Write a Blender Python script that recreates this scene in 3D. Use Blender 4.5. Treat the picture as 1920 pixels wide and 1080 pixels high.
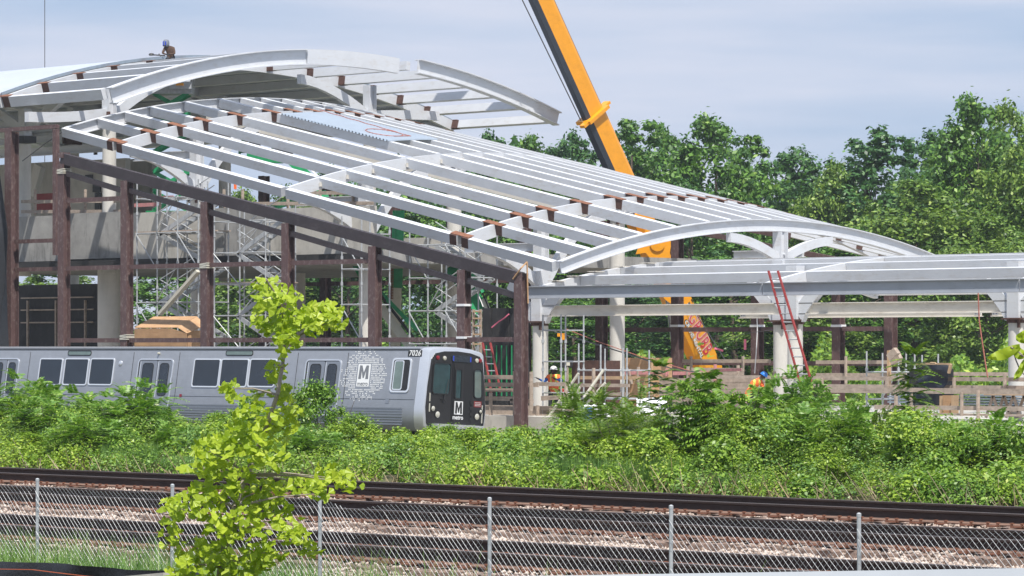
import bpy, bmesh, math, random
import numpy as np
from mathutils import Vector, Matrix
random.seed(7); rng = np.random.default_rng(7)
for o in list(bpy.data.objects): bpy.data.objects.remove(o)
SC = bpy.context.scene; COL = SC.collection
PI = math.pi
# ------------------------------------------------------------------ camera, world, sun
A = math.radians(43.0); CA, SA = math.cos(A), math.sin(A)
FPX = 6300.0; HY = 650.0; CZ = 2.11
cd = bpy.data.cameras.new('camera'); cam = bpy.data.objects.new('camera', cd); COL.objects.link(cam)
cam.location = (0, 0, CZ); cam.rotation_euler = (PI/2, 0, A)
cd.sensor_width = 36; cd.lens = FPX/1920*36; cd.shift_y = (HY-540)/1920
cd.clip_start = 0.5; cd.clip_end = 6000
SC.camera = cam
sund = Vector((0.38, -0.26, 0.888)).normalized()
ELEV = math.asin(sund.z)
W = bpy.data.worlds.new('World'); SC.world = W; W.use_nodes = True
nt = W.node_tree; nt.nodes.clear()
wo = nt.nodes.new('ShaderNodeOutputWorld'); bg = nt.nodes.new('ShaderNodeBackground')
sky = nt.nodes.new('ShaderNodeTexSky'); sky.sky_type = 'NISHITA'; sky.sun_disc = False
sky.sun_elevation = ELEV; sky.sun_rotation = math.atan2(sund.x, sund.y)
sky.air_density = 1.0; sky.dust_density = 1.5; sky.ozone_density = 2.0
# thin high cloud streaks over the Nishita sky
tcw = nt.nodes.new('ShaderNodeTexCoord'); mpw = nt.nodes.new('ShaderNodeMapping')
mpw.inputs['Scale'].default_value = (3.0, 3.0, 26.0)
nzw = nt.nodes.new('ShaderNodeTexNoise'); nzw.inputs['Scale'].default_value = 1.6; nzw.inputs['Detail'].default_value = 5; nzw.inputs['Roughness'].default_value = .5
crw = nt.nodes.new('ShaderNodeValToRGB'); crw.color_ramp.elements[0].position = .38; crw.color_ramp.elements[1].position = .70
crw.color_ramp.elements[0].color = (0, 0, 0, 1); crw.color_ramp.elements[1].color = (1, 1, 1, 1)
tint = nt.nodes.new('ShaderNodeMixRGB'); tint.blend_type = 'MIX'; tint.inputs[0].default_value = .80
tint.inputs[2].default_value = (4.3, 5.6, 7.9, 1)       # hazy summer air
cl = nt.nodes.new('ShaderNodeMixRGB'); cl.inputs[2].default_value = (6.8, 7.15, 8.4, 1)
L = nt.links.new
L(tcw.outputs['Generated'], mpw.inputs[0]); L(mpw.outputs[0], nzw.inputs['Vector']); L(nzw.outputs[0], crw.inputs[0])
L(sky.outputs[0], tint.inputs[1]); L(tint.outputs[0], cl.inputs[1]); L(crw.outputs[0], cl.inputs[0])
L(cl.outputs[0], bg.inputs[0]); L(bg.outputs[0], wo.inputs[0])
bg.inputs[1].default_value = 0.088
sl = bpy.data.lights.new('sun', 'SUN'); sl.energy = 5.0; sl.angle = math.radians(.6); sl.color = (1, .95, .87)
so = bpy.data.objects.new('sun', sl); COL.objects.link(so); so.rotation_euler = sund.to_track_quat('Z', 'Y').to_euler()
SC.view_settings.view_transform = 'Standard'; SC.view_settings.look = 'None'
SC.view_settings.exposure = 0.26; SC.view_settings.gamma = 1.0
SC.render.engine = 'CYCLES'

# ------------------------------------------------------------------ placing by sight lines
def at(px, py, V):                       # a point of the photograph on the vertical plane V metres off, along the tracks
    tx = (px-960)/FPX; d = V/(tx*SA+CA)
    return Vector((tx*d*CA-d*SA, V, CZ+(HY-py)/FPX*d))
def atd(px, py, d):
    tx = (px-960)/FPX
    return Vector((tx*d*CA-d*SA, tx*d*SA+d*CA, CZ+(HY-py)/FPX*d))
def atU(px, U):                          # V of the point that shows at px in the plane U
    tx = (px-960)/FPX; d = U/(tx*CA-SA)
    return tx*d*SA+d*CA
RT = Vector((CA, SA, 0)); TW = Vector((SA, -CA, 0)); UP = Vector((0, 0, 1))
XU, XV = Vector((1, 0, 0)), Vector((0, 1, 0))

# ------------------------------------------------------------------ materials
def mat(name, col, rough=.6, metal=0.0, var=.15, scale=3.0, bump=.0, col2=None, bscale=None, dirt=None, spec=None):
    m = bpy.data.materials.new(name); m.use_nodes = True; n = m.node_tree; p = n.nodes['Principled BSDF']
    p.inputs['Roughness'].default_value = rough; p.inputs['Metallic'].default_value = metal
    if spec is not None: p.inputs['Specular IOR Level'].default_value = spec
    tc = n.nodes.new('ShaderNodeTexCoord')
    nz = n.nodes.new('ShaderNodeTexNoise'); nz.inputs['Scale'].default_value = scale; nz.inputs['Detail'].default_value = 6; nz.inputs['Roughness'].default_value = .65
    n.links.new(tc.outputs['Object'], nz.inputs['Vector'])
    cr = n.nodes.new('ShaderNodeValToRGB'); cr.color_ramp.elements[0].position = .3; cr.color_ramp.elements[1].position = .7
    c = Vector(col); a = c*(1-var); b = Vector(col2) if col2 else c*(1+var)
    cr.color_ramp.elements[0].color = (*[max(0, x) for x in a], 1); cr.color_ramp.elements[1].color = (*[min(1, x) for x in b], 1)
    n.links.new(nz.outputs[0], cr.inputs[0])
    out = cr.outputs[0]
    if dirt:                                   # streaks and stains of their own
        dc, amt, ds = dirt
        mp = n.nodes.new('ShaderNodeMapping'); mp.inputs['Scale'].default_value = ds
        n.links.new(tc.outputs['Object'], mp.inputs[0])
        n2 = n.nodes.new('ShaderNodeTexNoise'); n2.inputs['Scale'].default_value = 1.0; n2.inputs['Detail'].default_value = 8; n2.inputs['Roughness'].default_value = .7
        n.links.new(mp.outputs[0], n2.inputs['Vector'])
        c2 = n.nodes.new('ShaderNodeValToRGB'); c2.color_ramp.elements[0].position = .52; c2.color_ramp.elements[1].position = .68
        c2.color_ramp.elements[0].color = (0, 0, 0, 1); c2.color_ramp.elements[1].color = (amt, amt, amt, 1)
        n.links.new(n2.outputs[0], c2.inputs[0])
        mx = n.nodes.new('ShaderNodeMixRGB'); mx.inputs[2].default_value = (*dc, 1)
        n.links.new(c2.outputs[0], mx.inputs[0]); n.links.new(out, mx.inputs[1]); out = mx.outputs[0]
    n.links.new(out, p.inputs['Base Color'])
    if bump:
        bp = n.nodes.new('ShaderNodeBump'); bp.inputs['Strength'].default_value = bump; bp.inputs['Distance'].default_value = .02
        n3 = n.nodes.new('ShaderNodeTexNoise'); n3.inputs['Scale'].default_value = bscale or scale*6; n3.inputs['Detail'].default_value = 5
        n.links.new(tc.outputs['Object'], n3.inputs['Vector']); n.links.new(n3.outputs[0], bp.inputs['Height']); n.links.new(bp.outputs[0], p.inputs['Normal'])
    return m
def leafmat(name, c1, c2, c3=None, trans=.27, rough=.40, patch=1.1, low=(.68, .79, .84)):
    m = bpy.data.materials.new(name); m.use_nodes = True; n = m.node_tree; n.nodes.clear()
    out = n.nodes.new('ShaderNodeOutputMaterial')
    g = n.nodes.new('ShaderNodeNewGeometry'); cr = n.nodes.new('ShaderNodeValToRGB')
    cr.color_ramp.elements[0].color = (*c1, 1); cr.color_ramp.elements[1].color = (*c2, 1)
    if c3:
        e = cr.color_ramp.elements.new(.93); e.color = (*c2, 1); cr.color_ramp.elements[2].color = (*c3, 1)
    n.links.new(g.outputs['Random Per Island'], cr.inputs[0])
    d = n.nodes.new('ShaderNodeBsdfPrincipled'); d.inputs['Roughness'].default_value = rough; d.inputs['Specular IOR Level'].default_value = .35
    tc = n.nodes.new('ShaderNodeTexCoord'); nz = n.nodes.new('ShaderNodeTexNoise'); nz.inputs['Scale'].default_value = patch; nz.inputs['Detail'].default_value = 3
    n.links.new(tc.outputs['Object'], nz.inputs['Vector']); pr = n.nodes.new('ShaderNodeValToRGB')       # patches of deeper and yellower foliage
    pr.color_ramp.elements[0].position = .38; pr.color_ramp.elements[1].position = .62
    pr.color_ramp.elements[0].color = (*low, 1); pr.color_ramp.elements[1].color = (1.0, 1.0, 1.0, 1)
    ml = n.nodes.new('ShaderNodeMixRGB'); ml.blend_type = 'MULTIPLY'; ml.inputs[0].default_value = 1
    n.links.new(nz.outputs[0], pr.inputs[0]); n.links.new(cr.outputs[0], ml.inputs[1]); n.links.new(pr.outputs[0], ml.inputs[2]); cr = ml
    t = n.nodes.new('ShaderNodeBsdfTranslucent'); mx = n.nodes.new('ShaderNodeMixShader'); mx.inputs[0].default_value = trans
    br = n.nodes.new('ShaderNodeMixRGB'); br.blend_type = 'MULTIPLY'; br.inputs[0].default_value = 1; br.inputs[2].default_value = (1.0, 1.1, .45, 1)
    n.links.new(ml.outputs[0], d.inputs['Base Color']); n.links.new(cr.outputs[0], br.inputs[1]); n.links.new(br.outputs[0], t.inputs['Color'])
    n.links.new(d.outputs[0], mx.inputs[1]); n.links.new(t.outputs[0], mx.inputs[2]); n.links.new(mx.outputs[0], out.inputs[0])
    return m
M = {}
M['white'] = mat('white_steel_paint', (.61, .63, .665), .45, var=.05, scale=1.2, dirt=((.42, .37, .31), .35, (1.5, 1.5, 5)))
M['white2'] = mat('primer_cream_paint', (.70, .665, .60), .5, var=.06, scale=1.5, dirt=((.36, .29, .22), .4, (1.2, 1.2, 4)))
M['greybeam'] = mat('grey_steel', (.36, .38, .42), .5, var=.07, scale=1.5, dirt=((.25, .25, .26), .4, (1, 3, 3)))  # darker grey than the white canopy steel
M['rust'] = mat('rust_brown_primer', (.085, .040, .030), .8, var=.35, scale=6, bump=.2)
M['rusttop'] = mat('orange_rust_plate', (.21, .088, .048), .85, var=.35, scale=7, bump=.2)
M['brown'] = mat('oxide_brown_primer', (.105, .060, .058), .6, var=.15, scale=2, dirt=((.34, .28, .26), .5, (9, 9, 5)))
M['dark'] = mat('dark_oxide_primer', (.040, .030, .034), .55, var=.2, scale=2, dirt=((.09, .08, .08), .4, (3, 3, 5)))
M['conc'] = mat('concrete', (.47, .45, .41), .85, var=.12, scale=1.5, bump=.25, bscale=9, dirt=((.23, .22, .20), .6, (1.2, 1.2, .35)))
M['conc2'] = mat('stained_concrete', (.30, .295, .285), .9, var=.22, scale=1.0, bump=.3, bscale=9, dirt=((.10, .10, .10), .75, (2.2, 2.2, .5)))
M['concpale'] = mat('pale_column_concrete', (.60, .58, .54), .8, var=.06, scale=1.8, bump=.1, dirt=((.42, .40, .36), .4, (2, 2, .4)))
M['darkwall'] = mat('dark_formwork_and_shade', (.022, .022, .024), .8, var=.35, scale=2, dirt=((.07, .065, .06), .5, (3, 3, 2)))  # black formwork, and the painted shade of the station bays
M['ply'] = mat('plywood', (.46, .28, .15), .75, var=.18, scale=2.5, dirt=((.30, .15, .06), .5, (1.0, 1.0, 12)))
M['wood'] = mat('weathered_lumber', (.40, .325, .265), .85, var=.25, scale=5, bump=.2, dirt=((.18, .14, .11), .6, (2, 2, 9)))
M['woodnew'] = mat('new_lumber', (.48, .33, .20), .8, var=.18, scale=5, dirt=((.30, .20, .11), .4, (2, 2, 9)))
M['pink'] = mat('pink_painted_lumber', (.55, .24, .24), .8, var=.2, scale=8, dirt=((.38, .28, .24), .8, (4, 4, 9)))
M['galv'] = mat('galvanised_tube', (.46, .48, .50), .5, .3, var=.2, scale=8)
M['wire'] = mat('galvanised_wire', (.50, .52, .54), .55, .2, var=.1, scale=20)
M['green'] = mat('green_machine_paint', (.015, .27, .10), .4, var=.15, scale=4, dirt=((.02, .12, .06), .5, (3, 3, 3)))
M['offwhite'] = mat('off_white_machine_paint', (.58, .56, .48), .45, var=.08, scale=4, dirt=((.3, .27, .2), .4, (4, 4, 4)))
M['black'] = mat('black_rubber', (.018, .018, .02), .5, var=.3, scale=6)
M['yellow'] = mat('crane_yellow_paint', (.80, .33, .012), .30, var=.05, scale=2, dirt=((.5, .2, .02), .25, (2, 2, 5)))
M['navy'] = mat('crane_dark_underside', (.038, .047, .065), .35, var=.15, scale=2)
M['chrome'] = mat('chrome_rod', (.75, .78, .82), .12, 1.0, var=.03)
M['red'] = mat('red_fibreglass', (.27, .036, .032), .5, var=.2, scale=6)
M['steel'] = mat('brushed_stainless', (.33, .345, .375), .36, .5, var=.07, scale=3, dirt=((.24, .25, .27), .35, (.6, 2, 30)))
M['steel2'] = mat('satin_stainless_cap', (.66, .68, .72), .28, .6, var=.04, scale=3)
M['frame'] = mat('polished_window_frame', (.78, .80, .84), .25, .5, var=.03)
M['doorm'] = mat('door_stainless', (.28, .30, .34), .4, .5, var=.06, scale=4)
M['glass'] = mat('dark_tinted_glass', (.016, .022, .032), .08, 0, var=.3, scale=1.2, spec=.7)
M['glasst'] = mat('teal_painted_reflection_glass', (.020, .055, .062), .1, 0, var=.5, scale=1.0, spec=.7)  # teal of the reflection put into the base colour
M['glassg'] = mat('greenish_glass', (.14, .19, .18), .1, 0, var=.3, scale=1.0, spec=.7)
M['mask'] = mat('black_front_mask', (.016, .016, .018), .28, 0, var=.2, scale=2)
M['seal'] = mat('black_seal', (.01, .01, .012), .6, 0, var=.1)
M['decal'] = mat('white_decal', (.80, .81, .82), .5, 0, var=.02)
M['decalgrey'] = mat('grey_lettering', (.17, .18, .20), .5, 0, var=.02)
M['blue'] = mat('blue_marker', (.02, .06, .55), .4, 0, var=.05)
M['lamp'] = mat('headlamp_glass', (.62, .60, .52), .15, .3, var=.1, scale=20)
M['redlamp'] = mat('red_lamp', (.22, .01, .02), .2, 0, var=.1)
M['rail'] = mat('shaded_rusty_rail_web', (.030, .020, .018), .75, .0, var=.3, scale=4, dirt=((.09, .05, .035), .4, (.4, 6, 6)))  # rust darkened for the shade the head casts on the web
M['railtop'] = mat('worn_rail_head', (.17, .13, .115), .35, .5, var=.1, scale=3)
M['railfoot'] = mat('orange_rail_foot', (.20, .12, .090), .85, 0, var=.3, scale=9, bump=.2)
M['tie'] = mat('creosoted_timber', (.20, .14, .112), .9, 0, var=.45, scale=7, bump=.5, dirt=((.20, .13, .09), .5, (3, 1, 3)))
M['plate'] = mat('rusty_tie_plate', (.20, .085, .05), .85, 0, var=.35, scale=12, bump=.3)
def gravelmat(name, c1, c2, c3):
    m = bpy.data.materials.new(name); m.use_nodes = True; n = m.node_tree; p = n.nodes['Principled BSDF']; p.inputs['Roughness'].default_value = .9
    g = n.nodes.new('ShaderNodeNewGeometry'); cr = n.nodes.new('ShaderNodeValToRGB')
    cr.color_ramp.elements[0].color = (*c1, 1); cr.color_ramp.elements[1].color = (*c3, 1); e = cr.color_ramp.elements.new(.5); e.color = (*c2, 1)
    n.links.new(g.outputs['Random Per Island'], cr.inputs[0]); n.links.new(cr.outputs[0], p.inputs['Base Color']); return m
M['stone'] = gravelmat('ballast_stone', (.24, .18, .145), (.46, .37, .31), (.62, .53, .46))
M['bed'] = mat('ballast_bed', (.40, .31, .26), .95, 0, var=.5, scale=14, bump=1.0, bscale=40)
M['soil'] = mat('soil_and_litter', (.085, .06, .038), .95, 0, var=.4, scale=1.5, bump=.6, col2=(.09, .10, .035))
M['bark'] = mat('bark', (.13, .10, .08), .9, 0, var=.35, scale=9, bump=.6)
M['barkpale'] = mat('pale_grey_bark', (.30, .26, .21), .9, 0, var=.25, scale=14, bump=.5)
M['fabric'] = mat('black_geotextile', (.018, .021, .028), .7, 0, var=.3, scale=8, bump=.3)
M['orange'] = mat('orange_string', (.50, .12, .05), .7, 0, var=.1)
M['tarp'] = mat('navy_black_tarpaulin', (.010, .015, .026), .55, 0, var=.3, scale=3, bump=.3)
M['tape'] = mat('pink_flagging_tape', (.75, .18, .28), .6, 0, var=.15, scale=10)
M['rope'] = mat('grey_wire_rope', (.10, .10, .11), .5, .5, var=.1)
M['cord'] = mat('red_brown_cord', (.38, .13, .10), .6, 0, var=.15)
M['deck'] = mat('galvanised_deck_sheet', (.47, .54, .62), .4, .35, var=.06, scale=.6)
M['deckw'] = mat('white_deck_sheet', (.72, .76, .80), .38, .45, var=.05, scale=.4)
M['tin'] = mat('blue_grey_sheet_metal', (.30, .36, .42), .4, .4, var=.12, scale=5)
M['redboard'] = mat('dark_red_board', (.23, .035, .035), .7, 0, var=.2, scale=3)
M['guard'] = mat('pale_grey_guard_rail', (.33, .355, .385), .45, .3, var=.05, scale=3)
M['skin'] = mat('skin', (.30, .17, .12), .6, 0, var=.08)
M['skin2'] = mat('dark_skin', (.10, .055, .04), .6, 0, var=.08)
M['cblue'] = mat('blue_cloth', (.02, .11, .42), .8, 0, var=.15, scale=12)
M['corange'] = mat('orange_vest_cloth', (.85, .16, .03), .75, 0, var=.12, scale=12)
M['clime'] = mat('reflective_lime_band', (.62, .68, .10), .5, 0, var=.1)
M['cdark'] = mat('dark_trouser_cloth', (.03, .032, .04), .85, 0, var=.2, scale=12)
M['cbrown'] = mat('brown_jacket_cloth', (.085, .05, .035), .9, 0, var=.25, scale=12)
M['cred'] = mat('red_cloth', (.42, .03, .035), .85, 0, var=.2, scale=12)
M['hatw'] = mat('white_hard_hat', (.80, .80, .78), .3, 0, var=.02)
M['hatb'] = mat('blue_hard_hat', (.03, .20, .62), .3, 0, var=.03)
M['hair'] = mat('dark_hair', (.018, .012, .010), .7, 0, var=.2)
# foliage
M['ftree'] = leafmat('tree_leaves_green', (.030, .095, .022), (.200, .370, .060), (.38, .52, .12), patch=.35)
M['ftree2'] = leafmat('tree_leaves_deep', (.024, .080, .030), (.135, .280, .075), (.27, .42, .13), patch=.35)
M['ftree3'] = leafmat('tree_leaves_yellowish', (.060, .130, .024), (.290, .420, .075), (.46, .56, .16), patch=.35)
M['fbroad'] = leafmat('weed_leaves_bright', (.130, .240, .022), (.400, .530, .055), (.62, .66, .20))
M['fsumac'] = leafmat('sumac_leaflets', (.120, .250, .040), (.370, .540, .090), (.66, .60, .30))
M['fdeep'] = leafmat('shrub_leaves_deep', (.085, .185, .024), (.310, .470, .055), (.52, .60, .13))
M['fmim'] = leafmat('feathery_olive_leaflets', (.080, .160, .014), (.230, .330, .035), (.38, .43, .08))
M['fgrass'] = leafmat('grass_blades', (.110, .220, .045), (.300, .460, .120), (.52, .52, .24))
M['fgink'] = leafmat('ginkgo_leaf', (.27, .38, .020), (.50, .60, .05), (.55, .62, .10), trans=.42, patch=3, low=(.82, .88, .9))
M['dry'] = leafmat('dry_stalks', (.20, .14, .08), (.42, .32, .19), trans=.1)

# ------------------------------------------------------------------ builders
def link(o): COL.objects.link(o); return o
def thing(name, label, cat, loc=(0, 0, 0), group=None):
    o = link(bpy.data.objects.new(name, None)); o.location = loc; o.empty_display_size = .3
    o['label'] = label; o['category'] = cat
    if group: o['group'] = group
    return o
def tag(o, label, cat, group=None, kind=None):
    if label: o['label'] = label
    if cat: o['category'] = cat
    if group: o['group'] = group
    if kind: o['kind'] = kind
    return o
class MB:
    def __init__(s): s.v = []; s.f = []; s.m = []
    def add(s, vs, fs, mi=0):
        b = len(s.v); s.v += [tuple(v) for v in vs]; s.f += [tuple(i+b for i in f) for f in fs]; s.m += [mi]*len(fs); return s
    def box(s, c, sz, ax=None, mi=0):
        ax = ax or (XU, XV, UP); c = Vector(c); h = [ax[i]*(sz[i]/2) for i in range(3)]
        vs = [c+h[0]*x+h[1]*y+h[2]*z for z in (-1, 1) for y in (-1, 1) for x in (-1, 1)]
        return s.add(vs, [(0, 2, 3, 1), (4, 5, 7, 6), (0, 1, 5, 4), (2, 6, 7, 3), (0, 4, 6, 2), (1, 3, 7, 5)], mi)
    def beam(s, p0, p1, w, h, up=UP, align=0.0, mi=0):       # align 1: p is the top face, 0: centre
        p0, p1, up = Vector(p0), Vector(p1), Vector(up); d = (p1-p0).normalized(); sd = d.cross(up).normalized(); u = sd.cross(d).normalized()
        off = -u*(h/2*align); c = (p0+p1)/2+off
        return s.box(c, ((p1-p0).length, w, h), (d, sd, u), mi)
    def ibeam(s, p0, p1, w, h, up=UP, align=0.0, tf=.03, tw=.03, mi=0):
        p0, p1, up = Vector(p0), Vector(p1), Vector(up); d = (p1-p0).normalized(); sd = d.cross(up).normalized(); u = sd.cross(d).normalized()
        c = (p0+p1)/2-u*(h/2*align); l = (p1-p0).length
        s.box(c+u*(h/2-tf/2), (l, w, tf), (d, sd, u), mi); s.box(c-u*(h/2-tf/2), (l, w, tf), (d, sd, u), mi)
        return s.box(c, (l, tw, h-2*tf), (d, sd, u), mi)
    def tube(s, p0, p1, r, n=6, r2=None, mi=0, cap=True):
        p0, p1 = Vector(p0), Vector(p1); d = (p1-p0)
        if d.length < 1e-6: return s
        d.normalize(); a = d.orthogonal().normalized(); b = d.cross(a); r2 = r if r2 is None else r2
        vs = []
        for p, rr in ((p0, r), (p1, r2)):
            for i in range(n):
                t = 2*PI*i/n; vs.append(p+a*(math.cos(t)*rr)+b*(math.sin(t)*rr))
        fs = [(i, (i+1) % n, n+(i+1) % n, n+i) for i in range(n)]
        if cap: fs += [tuple(range(n-1, -1, -1)), tuple(range(n, 2*n))]
        return s.add(vs, fs, mi)
    def path(s, pts, r, n=6, r2=None, mi=0):
        for i in range(len(pts)-1):
            k = len(pts)-1; ra = r if r2 is None else r+(r2-r)*i/k; rb = r if r2 is None else r+(r2-r)*(i+1)/k
            s.tube(pts[i], pts[i+1], ra, n, rb, mi, cap=True)
        return s
    def prism(s, pts, n, t, mi=0):                             # closed polygon extruded by t along n
        n = Vector(n)*t; k = len(pts); a = [Vector(p) for p in pts]; vs = a+[p+n for p in a]
        return s.add(vs, [tuple(range(k-1, -1, -1)), tuple(range(k, 2*k))]+[(i, (i+1) % k, k+(i+1) % k, k+i) for i in range(k)], mi)
    def ring(s, outer, inner, n, t, mi=0):
        n = Vector(n)*t; k = len(outer); O = [Vector(p) for p in outer]; I = [Vector(p) for p in inner]
        vs = O+I+[p+n for p in O]+[p+n for p in I]; fs = []
        for i in range(k):
            j = (i+1) % k
            fs += [(i, j, 2*k+j, 2*k+i), (k+j, k+i, 3*k+i, 3*k+j), (2*k+i, 2*k+j, 3*k+j, 3*k+i), (j, i, k+i, k+j)]
        return s.add(vs, fs, mi)
    def lathe(s, c, prof, n=16, mi=0, ax=None):                # prof: (r, z)
        ax = ax or (XU, XV, UP); c = Vector(c); vs = []
        for r, z in prof:
            for i in range(n):
                t = 2*PI*i/n; vs.append(c+ax[0]*(math.cos(t)*r)+ax[1]*(math.sin(t)*r)+ax[2]*z)
        fs = [(k*n+i, k*n+(i+1) % n, (k+1)*n+(i+1) % n, (k+1)*n+i) for k in range(len(prof)-1) for i in range(n)]
        fs += [tuple(range(n-1, -1, -1)), tuple(range((len(prof)-1)*n, len(prof)*n))]
        return s.add(vs, fs, mi)
    def build(s, name, m, parent=None, smooth=False, flip=True):
        off = Vector((0, 0, 0))
        if parent:
            q = parent
            while q: off += q.location if not q.get('_loc') else Vector((0, 0, 0)); q = q.parent
        me = bpy.data.meshes.new(name); me.from_pydata([tuple(Vector(v)-off) for v in s.v], [], s.f)
        for mm in (m if isinstance(m, (list, tuple)) else [m]): me.materials.append(M[mm] if isinstance(mm, str) else mm)
        me.polygons.foreach_set('material_index', s.m)
        bm = bmesh.new(); bm.from_mesh(me); bmesh.ops.recalc_face_normals(bm, faces=bm.faces); bm.to_mesh(me); bm.free()
        if smooth:
            me.polygons.foreach_set('use_smooth', [True]*len(me.polygons))
            try: me.set_sharp_from_angle(angle=math.radians(35))
            except Exception: pass
        o = link(bpy.data.objects.new(name, me))
        if parent: o.parent = parent
        return o
def mesh_obj(name, verts, faces, m, parent=None, loc=None):   # numpy arrays, one face size
    me = bpy.data.meshes.new(name); nf, k = faces.shape
    me.vertices.add(len(verts)); me.vertices.foreach_set('co', np.asarray(verts, dtype=np.float32).ravel())
    me.loops.add(nf*k); me.loops.foreach_set('vertex_index', faces.astype(np.int32).ravel())
    me.polygons.add(nf); me.polygons.foreach_set('loop_start', np.arange(0, nf*k, k, dtype=np.int32))
    try: me.polygons.foreach_set('loop_total', np.full(nf, k, dtype=np.int32))
    except Exception: pass
    me.update(calc_edges=True); me.materials.append(M[m] if isinstance(m, str) else m)
    o = link(bpy.data.objects.new(name, me))
    if parent: o.parent = parent
    if loc is not None: o.location = loc
    return o
def copy_tree(o, parent=None):
    c = o.copy(); link(c); c.parent = parent
    for ch in list(o.children): copy_tree(ch, c)
    return c
def structure(o, kind='structure'): o['kind'] = kind; return o
def text_mesh(txt, size, origin, ax, name, m, parent, offset=0.0, align='CENTER', shear=0, ext=.002, sx=1.0, spacing=1.0):
    cu = bpy.data.curves.new(name, 'FONT'); cu.body = txt; cu.size = size; cu.align_x = align; cu.align_y = 'CENTER'; cu.offset = offset; cu.shear = shear; cu.extrude = ext; cu.space_character = spacing
    t = bpy.data.objects.new(name, cu); COL.objects.link(t)
    dg = bpy.context.evaluated_depsgraph_get(); me = bpy.data.meshes.new_from_object(t.evaluated_get(dg)); bpy.data.objects.remove(t)
    q = parent; off = Vector((0, 0, 0))
    while q: off += q.location; q = q.parent
    Mx = Matrix.Identity(4)
    for i in range(3):
        for j in range(3): Mx[j][i] = ax[i][j]*(sx if i == 0 else 1)
    Mx.translation = Vector(origin)-off
    me.transform(Mx); me.materials.clear(); me.materials.append(M[m]); me.name = name
    o = link(bpy.data.objects.new(name, me)); o.parent = parent; return o

# ------------------------------------------------------------------ ground
def gz(V):
    pts = [(-40, 0.3), (10, .1), (14, -.05), (20, -.12), (35, -.14), (36.5, .02), (40, .05), (50, -.5), (70, -1.35), (76, -1.4), (84, -1.4), (600, -1.5)]
    for (a, b), (c, d) in zip(pts, pts[1:]):
        if a <= V <= c: return b+(d-b)*(V-a)/(c-a)
    return -1.5
Us = [-700, -500, -350, -250]+list(range(-180, 41, 5))+[120, 250, 400]
Vs = [-60, -20, 0, 10, 14, 20, 25, 30, 35, 36.5, 38, 40, 45, 50, 60, 70, 76, 84, 100, 120, 160, 220, 300, 450, 650]
gv = []; gf = []
for j, V in enumerate(Vs):
    for i, U in enumerate(Us):
        gv.append((U, V, (gz(V) if V > 36 else gz(V)-.05)+(0 if V < 36 or V > 75 else .12*math.sin(U*.9+V*.7)*math.sin(U*.37))))
nU = len(Us)
for j in range(len(Vs)-1):
    for i in range(nU-1): a = j*nU+i; gf.append((a, a+1, a+nU+1, a+nU))
g = MB(); g.add(gv, gf); structure(g.build('ground', 'soil', smooth=True))
M['pale'] = mat('dusty_site_gravel', (.40, .36, .30), .95, 0, var=.2, scale=.6, bump=.3)
g = MB(); g.add([(u, v, gz(v)+.02) for u, v in ((-175, 84.2), (60, 84.2), (60, 121), (-175, 121))], [(0, 1, 2, 3)]); structure(g.build('site_ground', 'pale'))
b = MB()
bu = [-160+2.0*i for i in range(86)]; bvs = [21.6+.3*i for i in range(48)]
vv = [(u, v, (-.07+.02*math.sin(u*3.1+v*2.3)+.02*math.sin(v*5+u))*(1) - (0.10 if v < 22.0 or v > 35.4 else 0)) for v in bvs for u in bu]
nb = len(bu); b.add(vv, [(j*nb+i, j*nb+i+1, (j+1)*nb+i+1, (j+1)*nb+i) for j in range(len(bvs)-1) for i in range(nb-1)])
structure(b.build('ballast_bed', 'bed', smooth=True))
# loose stones on the ballast: angular, five sizes
oct_v = np.array([[1, 0, 0], [-1, 0, 0], [0, 1, 0], [0, -1, 0], [0, 0, 1], [0, 0, -1]], float)
oct_f = np.array([[0, 2, 4], [2, 1, 4], [1, 3, 4], [3, 0, 4], [2, 0, 5], [1, 2, 5], [3, 1, 5], [0, 3, 5]])
def in_view(U, V, m=60):
    d = -U*SA+V*CA; X = U*CA+V*SA; return (abs(X/d*FPX) < 960+m)
def stones(name, n, v0, v1, zc, smin, smax, kind_label):
    U = rng.uniform(-58, -8, n*3); V = rng.uniform(v0, v1, n*3); k = in_view(U, V); U, V = U[k][:n], V[k][:n]; n = len(U)
    S = rng.uniform(smin, smax, n)
    R = oct_v[None]*(S[:, None, None])*rng.uniform(.6, 1.25, (n, 6, 3))+rng.normal(0, .12, (n, 6, 3))*S[:, None, None]
    th = rng.uniform(0, 2*PI, n); c, s = np.cos(th), np.sin(th); ph = rng.uniform(-.7, .7, n); c2, s2 = np.cos(ph), np.sin(ph)
    x, y, z = R[..., 0], R[..., 1], R[..., 2]; y, z = y*c2[:, None]-z*s2[:, None], y*s2[:, None]+z*c2[:, None]; x, y = x*c[:, None]-y*s[:, None], x*s[:, None]+y*c[:, None]
    Z = zc(U, V)+rng.uniform(-.01, .03, n)
    P = np.stack([x+U[:, None], y+V[:, None], z*.75+Z[:, None]], -1).reshape(-1, 3)
    F = (oct_f[None]+(np.arange(n)*6)[:, None, None]).reshape(-1, 3)
    o = mesh_obj(name, P, F, 'stone'); tag(o, kind_label, 'ballast', kind='stuff'); return o
TRK = [(32.0, 33.43), (27.68, 29.12), (22.66, 24.1)]
def ballz(U, V):
    z = np.full_like(U, -.045)
    for a, b_ in TRK:
        z = np.where((V > a-.25) & (V < b_+.25), -.0, z)
    return z+.02*np.sin(U*3+V*2)
stones('ballast_stones', 95000, 21.3, 35.2, ballz, .015, .036, 'grey and tan crushed stone ballast filling between the freight rails and their ties')

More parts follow.
